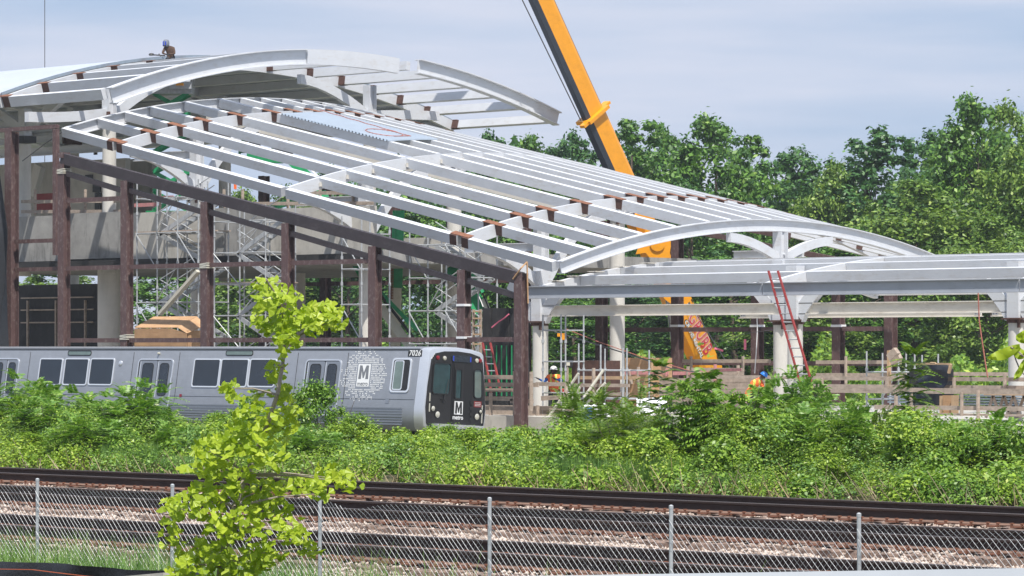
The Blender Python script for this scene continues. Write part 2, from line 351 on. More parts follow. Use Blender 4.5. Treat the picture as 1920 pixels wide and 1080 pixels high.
# summer haze: one closed box of thin even air round everything
hz = bpy.data.materials.new('thin_haze'); hz.use_nodes = True; hn = hz.node_tree; hn.nodes.clear()
ho = hn.nodes.new('ShaderNodeOutputMaterial'); hv = hn.nodes.new('ShaderNodeVolumePrincipled'); hv.inputs['Color'].default_value = (.82, .90, 1, 1); hv.inputs['Density'].default_value = .0002
hn.links.new(hv.outputs[0], ho.inputs['Volume']); M['haze'] = hz
b = MB(); b.box((-150, 297, 22), (1140, 730, 56)); o = b.build('haze', 'haze'); o['kind'] = 'stuff'
# ------------------------------------------------------------------ freight tracks
def rail_profile():
    h = .140
    half = [(.065, 0), (.065, .010), (.012, .026), (.008, .034), (.008, h-.036), (.015, h-.030), (.031, h-.025), (.032, h-.007), (.026, h)]
    return half
tie0 = None
track_labels = ['far freight track running just below the green weed bank', 'middle of the three freight tracks behind the chain-link fence', 'nearest freight track, its rails seen through the lower part of the fence']
tv = [(-.115, -1.3, -.17), (.115, -1.3, -.17), (.115, 1.3, -.17), (-.115, 1.3, -.17), (-.105, -1.3, 0), (.105, -1.3, 0), (.105, 1.3, 0), (-.105, 1.3, 0)]
tmesh = []
for k in range(4):
    b = MB(); vs = []
    for i in range(7):
        y = -1.12+2.24*i/6
        for (x, z) in ((-.088, -.13), (.088, -.13), (.090, -.015), (.078, 0), (.0, -.004), (-.078, 0), (-.090, -.015)):
            vs.append((x+random.uniform(-.008, .008), y+random.uniform(-.02, .02), z+(random.uniform(-.008, .003) if z > -.1 else 0)))
    fs = [(r*7+c, r*7+(c+1) % 7, (r+1)*7+(c+1) % 7, (r+1)*7+c) for r in range(6) for c in range(7)]+[tuple(range(6, -1, -1)), tuple(range(42, 49))]
    b.add(vs, fs); o = b.build('tie', 'tie'); tmesh.append(o.data); bpy.data.objects.remove(o)
b = MB(); b.box((0, 0, .008), (.15, .27, .016))
for sx in (-.07, .07):
    for sy in (-.11, .11): b.box((sx, sy, .03), (.022, .022, .03)); b.box((sx, sy*.93, .048), (.034, .04, .014))
o = b.build('tie_plate', 'plate'); pmesh = o.data; bpy.data.objects.remove(o)
for k, (va, vb) in enumerate(TRK):
    vc = (va+vb)/2
    root = thing('railway_track', track_labels[k], 'railway track', (-35, vc, 0), 'parallel freight tracks behind the fence')
    for v in (va, vb):
        prof = rail_profile(); pts = [(x, z) for x, z in prof]+[(-x, z) for x, z in reversed(prof)]
        n = len(pts); vs = []
        us = [-400, -200, -120]+[-90+2*i for i in range(60)]+[40, 120]
        for u in us:
            w = .006*math.sin(u*.7+v)
            vs += [(u, v+x+w, .061+z) for x, z in pts]
        b = MB()
        for r in range(len(us)-1):
            for c in range(n):
                zc = (pts[c][1]+pts[(c+1) % n][1])/2; mi = 1 if zc > .139 else (2 if zc < .03 else 0)
                b.add([], [], 0); b.f.append((r*n+c, r*n+(c+1) % n, (r+1)*n+(c+1) % n, (r+1)*n+c)); b.m.append(mi)
        b.v = vs
        b.build('rail', ['rail', 'railtop', 'railfoot'], root)
    u = -62+.2*k; cnt = 0
    ties = []
    while u < -8:
        if in_view(u, vc, 160):
            o = link(bpy.data.objects.new('tie', random.choice(tmesh))); o.parent = root
            o.location = (u+35+random.uniform(-.03, .03), random.uniform(-.05, .05), random.uniform(.028, .042)); o.rotation_euler = (0, 0, random.uniform(-.02, .02)+(PI if random.random() < .5 else 0))
            for v in (va, vb):
                p = link(bpy.data.objects.new('tie_plate', pmesh)); p.parent = root; p.location = (o.location.x, v-vc, .045)
        u += .36+random.uniform(-.03, .03)
# anchors / clips seen as small dark spots: real spikes are on the plates

# ------------------------------------------------------------------ chain-link fence
VF = 20.4
pxs = [-170, 70, 322, 600, 918, 1258, 1612, 2010]
PU = [at(p, 0, VF).x for p in pxs]
fence = thing('chain_link_fence', 'galvanised chain-link fence with a torn top edge running in front of the freight tracks', 'fence', (PU[3], VF, 0))
ztop = .845; random.seed(11)
for i, u in enumerate(PU):
    b = MB(); lean = random.uniform(-.012, .012)
    b.tube((u, VF, -.4), (u+lean, VF, ztop), .0165, 8); b.lathe((u+lean, VF, ztop-.004), [(.0185, -.02), (.0185, .004), (.008, .012)], 8)
    b.build('fence_post', 'galv', fence)
def sag(u):           # top of the mesh dips between the posts and is torn near one of them
    s = -.055
    for a, c in zip(PU, PU[1:]):
        if a <= u <= c: t = (u-a)/(c-a); s -= .03*math.sin(PI*t)
    s -= .07*math.exp(-((u+20.9)/.28)**2)+.03*math.exp(-((u+19.5)/.25)**2)
    return ztop+s
for i in range(len(PU)-1):
    a, c = PU[i], PU[i+1]; b = MB(); cell = .0575; z0 = -.12
    hh = .95; n = int((c-a)/cell)+2
    for sgn in (1, -1):  # one diagonal is thinner: its dimmer shading is put into the wire radius
        for k in range(-int(hh/cell)-2, n):
            pts = []
            for s in range(13):
                z = z0+(hh+.02)*s/12
                u = a+k*cell+(z-z0)*(-.885 if sgn > 0 else .885)+(hh*.885 if sgn > 0 else 0)
                if u < a-.005 or u > c+.005: 
                    if len(pts) > 1: 
                        for q in range(len(pts)-1): b.tube(pts[q], pts[q+1], .0019 if sgn > 0 else .0012, 3, cap=False)
                    pts = []; continue
                zt = sag(u)
                zz = z0+(z-z0)*(zt-z0)/hh
                wv = .010*math.sin(u*2.1+z*3)*math.sin(u*.9)
                pts.append(Vector((u+.006*math.sin(z*9+k), VF-.0215+wv+sgn*.0035, min(zz, zt))))
            for q in range(len(pts)-1): b.tube(pts[q], pts[q+1], .0019 if sgn > 0 else .0012, 3, cap=False)
    o = b.build('wire_mesh', 'wire', fence); o['kind'] = 'stuff'

# ------------------------------------------------------------------ silt fence and guard rail in front
sf = thing('silt_fence', 'sagging black fabric silt fence with an orange string at the lower left', 'silt fence', tuple(at(60, 1100, 17.0)))
b = MB(); top = [(-160, 1052), (0, 1053), (70, 1055), (130, 1057), (180, 1062), (240, 1068), (330, 1070), (380, 1076), (430, 1092)]
tp = []
for (x0, y0), (x1, y1) in zip(top, top[1:]):
    for s in range(4): t = s/4; tp.append((x0+(x1-x0)*t, y0+(y1-y0)*t))
tp.append(top[-1]); n = len(tp); rows = 6; vs = []
for r in range(rows):
    for i, (x, y) in enumerate(tp):
        p = at(x, y, 17.0); p.z -= (p.z+.1)*r/(rows-1) if p.z > -.1 else 0
        p.y += .03*math.sin(i*.8+r*.9)+.02*math.sin(r*2.0+i*.3); vs.append(p)
b.add(vs, [(r*n+i, r*n+i+1, (r+1)*n+i+1, (r+1)*n+i) for r in range(rows-1) for i in range(n-1)])
b.build('fabric', 'fabric', sf, smooth=True)
b = MB(); b.path([at(x, y, 16.9) for x, y in ((-160, 1066), (0, 1067), (60, 1068), (100, 1073), (150, 1079), (200, 1084), (300, 1090))], .004, 4); b.build('string', 'orange', sf)
for px in (-60, 145, 372):
    p = at(px, 1060, 17.06); b = MB(); b.box((p.x, p.y, .05), (.035, .035, .55)); b.build('stake', 'wood', sf)
wb = thing('concrete_block', 'pale worn block lying against the end of the black silt fence', 'concrete block', tuple(at(320, 1110, 16.0)))
b = MB(); p0, p1 = at(268, 1082, 16), at(352, 1070, 16); b.beam((p0+p1)/2-XU*.35+UP*-.2, (p0+p1)/2+XU*.12+UP*-.15, .22, .34); b.build('block', 'conc', wb)
gr = thing('guard_rail', 'pale grey metal guard rail crossing the bottom right corner', 'guard rail', tuple(atd(1500, 1100, 14)))
pa, pb = atd(760, 1083.5, 13.6), atd(1990, 1064, 14.6)
dr = (pb-pa).normalized()
b = MB(); pts = [(0, 0), (.012, -.02), (.03, -.05), (.012, -.10), (-.02, -.14), (.012, -.18), (.03, -.23), (.012, -.27), (0, -.29), (-.012, -.27), (.0, -.22), (-.015, -.18), (-.04, -.14), (-.015, -.10), (.0, -.05), (-.012, -.02)]
nn = TW
b.prism([pa+nn*x+UP*z for x, z in pts], dr, (pb-pa).length); b.build('beam', 'guard', gr)
for t in (.25, .62, .95):
    q = pa.lerp(pb, t)-TW*.10; b = MB(); b.box((q.x, q.y, q.z-.55), (.1, .15, .85), (dr, TW, UP)); b.build('post', 'galv', gr)

# ------------------------------------------------------------------ the metro car
Uf = at(789, 0, 78.4).x
train = thing('metro_train', 'stainless steel metro car with a black front and white dotted M decal', 'train', (Uf, 79.95, CZ-3.34))
TZ = CZ-3.34
ROLL = math.radians(-3.2)
def TL(x, y, z): return Vector((Uf+x, 79.95+y, TZ+z))
prof = [(-1.36, .50), (-1.47, .62), (-1.53, .95), (-1.53, 1.25), (-1.50, 1.5), (-1.32, 3.12), (-1.27, 3.20), (-1.14, 3.25), (-.7, 3.31), (0, 3.34)]
prof = prof+[(-y, z) for y, z in reversed(prof[:-1])]
def wally(z): return -1.53+(.0 if z < 1.25 else .112*(z-1.25))
b = MB(); n = len(prof); LEN = 24.3
vs = [TL(x, y, z) for x in (-LEN, -12, -.42) for y, z in prof]
b.add(vs, [(r*n+i, r*n+(i+1) % n, (r+1)*n+(i+1) % n, (r+1)*n+i) for r in range(2) for i in range(n)]+[tuple(range(n-1, -1, -1)), tuple(range(2*n, 3*n))])
b.build('body', 'steel', train, smooth=True)
b = MB(); rings = [(-.41, 1.0, 0), (-.12, .992, 0), (-.03, .975, .01), (.0, .94, .02)]
for x, s, dz in rings: pass
vs = [TL(x, y*s, (z-1.9)*s+1.9) for x, s, dz in rings for y, z in prof]
b.add(vs, [(r*n+i, r*n+(i+1) % n, (r+1)*n+(i+1) % n, (r+1)*n+i) for r in range(3) for i in range(n)]+[tuple(range(3*n, 4*n))])
b.build('front_cap', 'steel2', train, smooth=True)
# roof gutter lines and side seams
for zz, dd, hh, nm in ((3.155, .02, .014, 'gutter'), (3.205, .03, .026, 'roof_edge_strip')):
    b = MB(); y = -1.325 if zz < 3.15 else -1.29; b.box(TL(-12.35, y-dd/2, zz), (23.8, dd+.03, hh)); b.build(nm, 'doorm', train)
b = MB()
for k in range(7):
    z = .70+.088*k; y = -1.51 if z < .9 else wally(z)
    b.box(TL(-12.6, y-.008, z), (23.3, .03, .042))
b.build('corrugated_skirt', 'doorm', train)
b = MB(); b.box(TL(-12.35, wally(1.52)-.002, 1.52), (23.8, .008, .010)); b.build('panel_seam', 'seal', train)
for px_ in (238, 324, 546, 640, 44):
    x_ = at(px_, 700, 78.45).x-Uf; b = MB(); b.box(TL(x_, wally(2.2)-.004, 2.2), (.012, .008, 1.75), (XU, Vector((0, 1, 0)), Vector((0, .112, 1)).normalized())); b.build('panel_joint', 'seal', train)
def rr(w, h, r, k=4):
    pts = []
    for cx, cy, a0 in ((w/2-r, h/2-r, 0), (-w/2+r, h/2-r, 90), (-w/2+r, -h/2+r, 180), (w/2-r, -h/2+r, 270)):
        for i in range(k+1): t = math.radians(a0+90*i/k); pts.append((cx+r*math.cos(t), cy+r*math.sin(t)))
    return pts
EZ = Vector((0, .112, 1)).normalized(); NS = XU.cross(EZ).normalized(); NS = NS if NS.y < 0 else -NS
def wallP(x, z, off=0): return TL(x, wally(z), z)+NS*off
def window(px0, px1, py0, py1, fr=.045, r=.09, name='window', gm='glass', parent=train, shift=0):
    a, c = at(px0, py0, 78.45), at(px1, py1, 78.45); x0, x1 = a.x-Uf+shift, c.x-Uf+shift; z0, z1 = c.z-TZ, a.z-TZ
    w, h = abs(x1-x0), abs(z1-z0); C = wallP((x0+x1)/2, (z0+z1)/2)
    mp = lambda p, o=0: C+XU*p[0]+EZ*p[1]+NS*o
    b = MB(); b.ring([mp(p) for p in rr(w, h, r)], [mp(p) for p in rr(w-2*fr, h-2*fr, max(.02, r-fr*.6))], NS, .024); f = b.build(name, 'frame', parent)
    b = MB(); b.prism([mp(p) for p in rr(w-2*fr, h-2*fr, max(.02, r-fr*.6))], NS, .008); b.build('pane', gm, f)
    return f, C, w, h
for a, c in ((64, 107), (111, 156), (159, 204), (353, 403), (404, 456), (458, 508)): window(a, c, 675+(a > 300)*1, 727+(a > 300)*4)
# interior grab rails glimpsed as pale hoops behind the panes are left to the glass
for a, c in ((116, 160), (412, 463)):
    A_, C_ = at(a, 660, 78.5), at(c, 671, 78.5); w = abs(C_.x-A_.x); h = .19; C = wallP((A_.x+C_.x)/2-Uf, (A_.z+C_.z)/2-TZ)
    b = MB(); b.ring([C+XU*p[0]+EZ*p[1] for p in rr(w, h, .08)], [C+XU*p[0]+EZ*p[1] for p in rr(w-.05, h-.05, .06)], NS, .016); f = b.build('destination_sign', 'seal', train)
    b = MB(); b.prism([C+XU*p[0]+EZ*p[1] for p in rr(w-.05, h-.05, .06)], NS, .006); b.build('sign_glass', 'glassg', f)
def door(pxL, pxM, pxR):
    xL, xM, xR = [at(p, 700, 78.45).x-Uf for p in (pxL, pxM, pxR)]
    z0, z1 = .98, 2.80; fr = []
    C = wallP((xL+xR)/2, (z0+z1)/2); w = xR-xL; h = (z1-z0)
    mp = lambda p, o=0: C+XU*p[0]+EZ*p[1]+NS*o
    b = MB(); b.prism([mp(p) for p in rr(w, h, .14)], NS, .004); f = b.build('door_opening', 'seal', train)
    b = MB(); b.ring([mp(p) for p in rr(w+.10, h+.10, .17)], [mp(p) for p in rr(w, h, .13)], NS, .022); b.build('door_frame', 'steel2', train)
    for s, e in ((xL+.06, xM-.012), (xM+.012, xR-.02)):
        ww = e-s; cc = wallP((s+e)/2, (z0+z1)/2, .006); b = MB()
        b.prism([cc+XU*p[0]+EZ*p[1] for p in rr(ww, h-.05, .05)], NS, .010); dd = b.build('door', 'doorm', train)
        cw = wallP((s+e)/2, (z0+z1)/2+.21, .017); b = MB(); W_, H_ = ww*.58, h*.62
        b.ring([cw+XU*p[0]+EZ*p[1] for p in rr(W_+.05, H_+.05, .13)], [cw+XU*p[0]+EZ*p[1] for p in rr(W_, H_, .11)], NS, .010); b.build('window_seal', 'seal', dd)
        b = MB(); b.prism([cw+XU*p[0]+EZ*p[1] for p in rr(W_, H_, .11)], NS, .006); b.build('door_window', 'glass', dd)
        b = MB(); b.box(cw-XU*(ww*.5-.05)+NS*.002, (.02, .012, h*.7), (XU, NS, EZ)); b.build('edge_strip', 'frame', dd)
door(564, 599, 628); door(250, 285, 313); door(-34, 3, 24)
# cab side window, half open, with the driver's shoulder inside
f, C, w, h = window(725, 761, 675, 741, fr=.06, r=.13, name='cab_window', gm='black')
b = MB(); cc = C-XU*.12+NS*.008; b.ring([cc+XU*p[0]+EZ*p[1] for p in rr(w*.50, h*.86, .07)], [cc+XU*p[0]+EZ*p[1] for p in rr(w*.42, h*.80, .06)], NS, .010); b.build('sliding_sash', 'frame', train)
b = MB(); b.prism([cc+XU*p[0]+EZ*p[1] for p in rr(w*.42, h*.80, .06)], NS, .004); b.build('sliding_pane', 'glassg', train)
# small fittings
p = at(215, 685, 78.45); C = wallP(p.x-Uf, p.z-TZ); b = MB(); b.lathe(C, [(.10, 0), (.09, .02), (.03, .035)], 14, ax=(XU, EZ, NS)); b.build('round_vent', 'steel2', train)
p = at(285, 656, 78.45); C = TL(p.x-Uf, -1.33, 3.03); b = MB(); b.lathe(C, [(.05, -.02), (.04, .06), (.02, .08)], 10, ax=(XU, UP, -XV)); b.build('door_lamp', 'lamp', train)
for px, py, w, h, mm, nm in ((313, 716, .10, .17, 'decal', 'notice'), (309, 731, .11, .11, 'blue', 'wheelchair_sign'), (335, 746, .12, .10, 'redlamp', 'access_cover'), (723, 756, .17, .17, 'doorm', 'access_panel')):
    p = at(px, py, 78.45); C = wallP(p.x-Uf, p.z-TZ, .004); b = MB(); b.prism([C+XU*q[0]+EZ*q[1] for q in rr(w, h, .015, 2)], NS, .008); b.build(nm, mm, train)
p = at(309, 731, 78.45); C = wallP(p.x-Uf, p.z-TZ, .014); b = MB()
b.lathe(C-EZ*.015, [(.028, 0), (.028, .002)], 8, ax=(XU, EZ, NS)); b.lathe(C+EZ*.03, [(.012, 0), (.012, .002)], 6, ax=(XU, EZ, NS)); b.box(C+EZ*.005-XU*.01, (.012, .04, .002), (XU, EZ, NS)); b.build('wheelchair_symbol', 'decal', train)
# number plate 7026
p = at(764.5, 666.5, 78.45); C = wallP(p.x-Uf, p.z-TZ, .003); b = MB(); b.box(C, (.64, .22, .006), (XU, EZ, NS)); nb_ = b.build('number_plate', 'black', train)
text_mesh('7026', .255, C+NS*.006, (XU, EZ, NS), 'car_number', 'decal', train, offset=.004, shear=.12, sx=1.0, spacing=1.08)
# M decal with its cloud of squares
pc = at(673, 708, 78.45); C = wallP(pc.x-Uf, pc.z-TZ, .003)
b = MB(); cell = .0625; rnd = random.Random(3)
LW, LH = .585, .76
for i in range(-19, 20):
    for j in range(-18, 16):
        x, z = i*cell, j*cell*.98
        if abs(x) < LW/2+.045 and abs(z+.02) < LH/2+.03: continue
        rr_ = math.hypot(x/1.10, z/.90)
        if rr_ > 1.0: continue
        pr = 1.0 if rr_ < .52 else 1.0-(rr_-.52)/.48*.72
        if math.sin(i*1.3+j*.4)*math.sin(j*.9-i*.2) > .75 and rr_ > .4: pr *= .3
        if rnd.random() < pr: b.box(C+XU*x+EZ*z, (cell*.52, cell*.60, .004), (XU, EZ, NS))
b.build('dotted_decal', 'decal', train)['kind'] = 'stuff'
def M_logo(C, w, h, ex, ez, nn, colbg, colM, parent, nm):
    b = MB(); b.box(C, (w, h, .005), (ex, ez, nn)); b.build(nm, colbg, parent)
    c = C+ez*(h*.14)+nn*.0045; W_, H_ = w*.80, h*.60
    P = lambda x, y: c+ex*(x*W_/2)+ez*(y*H_/2)
    pts = [(-1, -1), (-.90, 1), (-.42, 1), (0, -.05), (.42, 1), (.90, 1), (1, -1), (.45, -1), (.45, .25), (.12, -.85), (-.12, -.85), (-.45, .25), (-.45, -1)]
    b = MB(); b.prism([P(x, y) for x, y in pts], nn, .003)
    return b.build('m_letter', colM, parent)
M_logo(C, LW, LH, XU, EZ, NS, 'decal', 'decalgrey', train, 'logo_panel')
text_mesh('metro', .20, C-EZ*.285+NS*.006, (XU, EZ, NS), 'metro_lettering', 'decalgrey', train, offset=.002)
# front mask
def F(y, z, o=0): return TL(.001+o, y, z)
def fpanel(y0, y1, z0, z1, r, t, nm, mm, parent=train, o=0.0, topy=0):
    cy, cz = (y0+y1)/2, (z0+z1)/2; b = MB()
    b.prism([F(cy+p[0]+topy*(p[1]), cz+p[1], o) for p in rr(y1-y0, z1-z0, r)], XU, t); return b.build(nm, mm, parent)
mk = [(-1.30, .85), (-1.36, 1.3), (-1.30, 2.0), (-1.17, 2.85), (-1.02, 3.03), (-.6, 3.12), (0, 3.15), (.6, 3.12), (1.02, 3.03), (1.17, 2.85), (1.30, 2.0), (1.36, 1.3), (1.30, .85), (1.0, .62), (-1.0, .62)]
mk = [(y*1.045, (z-1.9)*1.03+1.9-(.06 if z < 1 else 0)) for y, z in mk]; b = MB(); b.prism([F(y, z) for y, z in mk], XU, .02); b.build('front_mask', 'mask', train)
def fwin(y0, y1, z0, z1, r, nm, gm, topy, bo=.02):
    cy, cz = (y0+y1)/2, (z0+z1)/2; f_ = lambda s, k, o: [F(cy+p[0]+topy*p[1], cz+p[1], o) for p in rr(y1-y0-s, z1-z0-s, max(.02, r-s*.3))]
    b = MB(); b.ring(f_(0, 0, bo), f_(.08, 0, bo), XU, .03); f = b.build(nm, 'seal', train)
    b = MB(); b.prism(f_(.08, 0, bo), XU, .006); b.build('windscreen', gm, f); return f
fwin(-1.16, -.30, 1.72, 2.80, .14, 'cab_windscreen', 'glasst', .04)
fwin(.80, 1.22, 1.66, 2.66, .12, 'right_windscreen', 'glassg', -.05)
fpanel(-.22, .74, .75, 2.86, .05, .012, 'front_door_recess', 'seal', o=.02)
fpanel(-.16, .30, .78, 2.80, .05, .03, 'front_door', 'mask', o=.022)
fwin(-.13, .20, 1.60, 2.62, .07, 'door_windscreen', 'glasst', 0, .055)
fpanel(-.28, .62, 2.84, 3.06, .06, .03, 'front_destination_sign', 'glass', o=.022)
for y in (-.25, .57): fpanel(y, y+.05, 2.86, 3.03, .01, .006, 'blue_marker_light', 'blue', o=.053)
for y, mm, nm in ((-.94, 'redlamp', 'tail_light'), (-.62, 'lamp', 'marker_light'), (.92, 'lamp', 'marker_light'), (1.08, 'redlamp', 'tail_light')):
    b = MB(); b.lathe(F(y, 2.93, .02), [(.075, 0), (.07, .03), (.02, .045)], 12, ax=(XV, UP, XU)); b.build(nm, mm, train)
for y, z, r in ((-1.08, 1.25, .085), (-.86, 1.06, .105), (1.02, 1.06, .105), (1.19, 1.24, .06)):
    b = MB(); b.lathe(F(y, z, .02), [(r+.03, 0), (r+.03, .02), (r, .022)], 16, ax=(XV, UP, XU)); h_ = b.build('headlight', 'seal', train)
    b = MB(); b.lathe(F(y, z, .043), [(r, 0), (r*.6, .02), (r*.2, .026)], 16, ax=(XV, UP, XU)); b.build('lens', 'lamp', h_)
for z in (1.62, 1.28):
    fpanel(-1.27, -1.23, z-.14, z+.14, .01, .02, 'reflector_strip', 'lamp', o=.02)
for z in (1.05, 1.35): fpanel(1.24, 1.28, z-.2, z+.1, .01, .02, 'reflector_strip', 'lamp', o=.02)
fpanel(.86, 1.22, 1.38, 1.58, .01, .006, 'red_notice', 'redboard', o=.022)
for k in range(3): b = MB(); b.box(F(1.04, 1.43+.05*k, .031), (.004, .28, .012)); b.build('notice_line', 'decal', train)
for k in range(4): b = MB(); b.box(F(.70, .95+.19*k, .035), (.05, .10, .11)); b.build('door_step', 'black', train)
b = MB(); b.tube(F(-.55, 1.72, .06), F(-.42, 2.25, .06), .012, 5); b.tube(F(-.60, 1.45, .05), F(-.55, 1.75, .06), .02, 5); b.box(F(-.62, 1.56, .05), (.03, .24, .04)); b.build('wiper', 'black', train)
# front M: white panel with black M, metro below
Cf = F(.10, 1.32, .056); b = MB(); b.box(Cf, (.40, .44, .004), (XV, UP, XU)); b.build('front_logo_panel', 'decal', train)
P = lambda x, y: Cf+XV*(x*.165)+UP*(y*.19)+XU*.003
pts = [(-1, -1), (-.90, 1), (-.42, 1), (0, -.05), (.42, 1), (.90, 1), (1, -1), (.45, -1), (.45, .25), (.12, -.85), (-.12, -.85), (-.45, .25), (-.45, -1)]
b = MB(); b.prism([P(x, y) for x, y in pts], XU, .003); b.build('front_m_letter', 'mask', train)
text_mesh('metro', .20, F(.08, 1.0, .056), (XV, UP, XU), 'front_metro_lettering', 'decal', train, offset=.003)
b = MB(); b.box(TL(.12, 0, .62), (.35, 2.2, .28)); b.build('front_apron', 'steel2', train)
b = MB(); b.tube(TL(.1, 0, .55), TL(.75, 0, .55), .09, 8); b.box(TL(.8, 0, .55), (.16, .3, .26)); b.build('coupler', 'black', train)
def bogie(x):
    b = MB(); b.box(TL(x, -.98, .48), (2.3, .16, .22)); b.box(TL(x, .98, .48), (2.3, .16, .22)); b.box(TL(x, 0, .5), (.5, 1.9, .25)); f = b.build('bogie', 'black', train)
    for dx in (-1.0, 1.0):
        for y in (-.74, .74):
            b = MB(); b.lathe(TL(x+dx, y, .36), [(.38, -.06), (.38, -.03), (.355, -.03), (.35, .06), (.1, .07)], 20, ax=(XU, UP, XV)); b.build('wheel', 'rail', f)
bogie(-3.2); bogie(-19.6)
b = MB(); b.box(TL(-11.4, 0, .45), (10.5, 2.2, .5)); b.build('underfloor_equipment', 'black', train)
# driver inside is only glimpsed: blue sleeve by the open cab window
mt = thing('metro_track', 'metro track under the stainless metro car, hidden by the weeds', 'railway track', (Uf, 79.95, TZ-.18)); 
for v in (-.72, .72):
    b = MB(); b.box((-90, 79.95+v, TZ-.085), (150, .07, .17)); b.build('rail', 'rail', mt)
train.rotation_euler = (ROLL, 0, 0)
b = MB(); bb = [(-170, 76.5), (-20, 76.5), (-20, 84), (-170, 84)]; b.add([(u, v, TZ-.19) for u, v in bb], [(0, 1, 2, 3)]); structure(b.build('metro_trackbed', 'bed'))
# ------------------------------------------------------------------ canopies
def surf_normal(zf, U, V, e=.05):
    du = (zf(U+e, V)-zf(U-e, V))/(2*e); dv = (zf(U, V+e)-zf(U, V-e))/(2*e)
    return Vector((-du, -dv, 1)).normalized()
def sweep_rib(name, U, v0, v1, zf, w, h, m, parent, flange=None, off=0.0, nseg=None):
    nseg = nseg or max(6, int(abs(v1-v0)/.9)); vs = []
    if flange: fw, ft = flange; pr = [(-fw/2, 0), (fw/2, 0), (fw/2, -ft), (w/2, -ft), (w/2, -h+ft), (fw/2, -h+ft), (fw/2, -h), (-fw/2, -h), (-fw/2, -h+ft), (-w/2, -h+ft), (-w/2, -ft), (-fw/2, -ft)]
    else: pr = [(-w/2, 0), (w/2, 0), (w/2, -h), (-w/2, -h)]
    n = len(pr)
    for k in range(nseg+1):
        V = v0+(v1-v0)*k/nseg; z = CZ+zf(U, V)+off; e = .05; dv = (zf(U, V+e)-zf(U, V-e))/(2*e)
        nn = Vector((0, -dv, 1)).normalized()
        vs += [Vector((U, V, z))+XU*x+nn*y for x, y in pr]
    b = MB(); b.add(vs, [(r*n+i, r*n+(i+1) % n, (r+1)*n+(i+1) % n, (r+1)*n+i) for r in range(nseg) for i in range(n)]+[tuple(range(n-1, -1, -1)), tuple(range(nseg*n, nseg*n+n))])
    return b.build(name, m, parent)
def purlin(U0, U1, V, zf, w, h, m, parent, name='purlin', off=.004, flange=False):
    n = surf_normal(zf, (U0+U1)/2, V); p0 = Vector((U0, V, CZ+zf(U0, V)+off)); p1 = Vector((U1, V, CZ+zf(U1, V)+off))
    b = MB()
    if flange: b.ibeam(p0, p1, w, h, n, 1.0, tf=.03, tw=.05)
    else: b.beam(p0, p1, w, h, n, 1.0)
    return b.build(name, m, parent)
def sleeve(U0, U1, V, zf, w, h, parent):
    n = surf_normal(zf, (U0+U1)/2, V); f = lambda U: Vector((U, V, CZ+zf(U, V)+.010))
    b = MB(); b.beam(f(U0), f(U1), w+.012, h+.012, n, 1.0); b.build('splice_sleeve', 'rust', parent)
def topplate(Ua, Ub, V, zf, parent, w=.30):
    n = surf_normal(zf, (Ua+Ub)/2, V); f = lambda U: Vector((U, V, CZ+zf(U, V)+.028)); b = MB()
    b.beam(f(Ua), f(Ub), w, .016, n, 1.0); b.build('splice_plate', 'rusttop', parent)
# --- inclined barrel canopy
def zi(U, V): return 3.02+(-79.8-U)*.219+1.82-.01165*(V-100.5)**2
UI = [-107.0, -103.7, -93.8, -84.5, -79.8]
VI = [88, 89.7, 91.15, 92.55, 94.45, 96.4, 97.65, 98.85, 100.1, 101.3, 102.5, 103.75, 105.0, 106.9, 108.8, 110.2, 111.6, 113.0]
ci = thing('inclined_canopy', 'long white barrel-vaulted canopy frame sloping down to the right above the stairs', 'canopy', (-93.8, 92, CZ-3.5))
for k, U in enumerate(UI):
    o = sweep_rib('rib', U, 88.0, 113.0, zi, .06 if k in (0, 4) else .20, .46, 'white', ci, flange=(.26, .035) if k in (0, 4) else None, nseg=30)
for k in range(4):
    a, c = UI[k]+.125, UI[k+1]-.125
    for j, V in enumerate(VI):
        e = .10 if j == 0 else (-.10 if j == len(VI)-1 else 0)
        purlin(a if j else UI[k]-.01 if k == 0 else a, c, V-e, zi, .24, .37, 'white', ci, 'eave_beam' if j in (0, len(VI)-1) else 'purlin')
        if k in (0, 2): sleeve(c-.34, c, V-e, zi, .24, .37, ci)
        if k in (1, 3): sleeve(a, a+.34, V-e, zi, .24, .37, ci)
for U in (UI[1], UI[3]):
    for V in VI: topplate(U-.5, U+.42, V, zi, ci)
for U in (UI[2],):
    for V in VI:
        n = surf_normal(zi, U, V); b = MB(); b.box(Vector((U+.16, V, CZ+zi(U, V)-.30)), (.07, .28, .16), (XU, XV, UP)); b.build('seat_cleat', 'white2', ci)
# deck sheet already laid on one bay
def corrugated(U0, U1, V0, V1, zf, per, amp, off, name, m, parent, nv=12, alongV=True):
    nu = int((U1-U0)/per)*4; vs = []
    if nu < 4: nu = 4
    for j in range(nv+1):
        V = V0+(V1-V0)*j/nv
        for i in range(nu+1):
            ph = i % 4; U = U0+(U1-U0)*((i//4)+(0, .50, .57, .93)[ph])/(nu/4); vs.append((U, V, CZ+zf(U, V)+off+(amp if ph in (2, 3) else 0)))
    b = MB(); n = nu+1; b.add(vs, [(j*n+i, j*n+i+1, (j+1)*n+i+1, (j+1)*n+i) for j in range(nv) for i in range(nu)])
    # make the flutes steep: shift phases
    return b.build(name, m, parent)
corrugated(-103.0, -96.6, 96.2, 99.1, zi, .20, .06, .02, 'deck_sheet', 'deck', ci, nv=6)
cb = MB(); pts = []
for k in range(26):
    t = k/25; U = -103.4+6.3*t; V = 98.9-.9*t+.05*math.sin(k*1.3); pts.append(Vector((U, V, CZ+zi(U, V)+.09)))
for k in range(14):
    t = k/13*2*PI; U = -98.0+.85*math.cos(t); V = 97.4+.7*math.sin(t); pts.append(Vector((U, V, CZ+zi(U, V)+.09)))
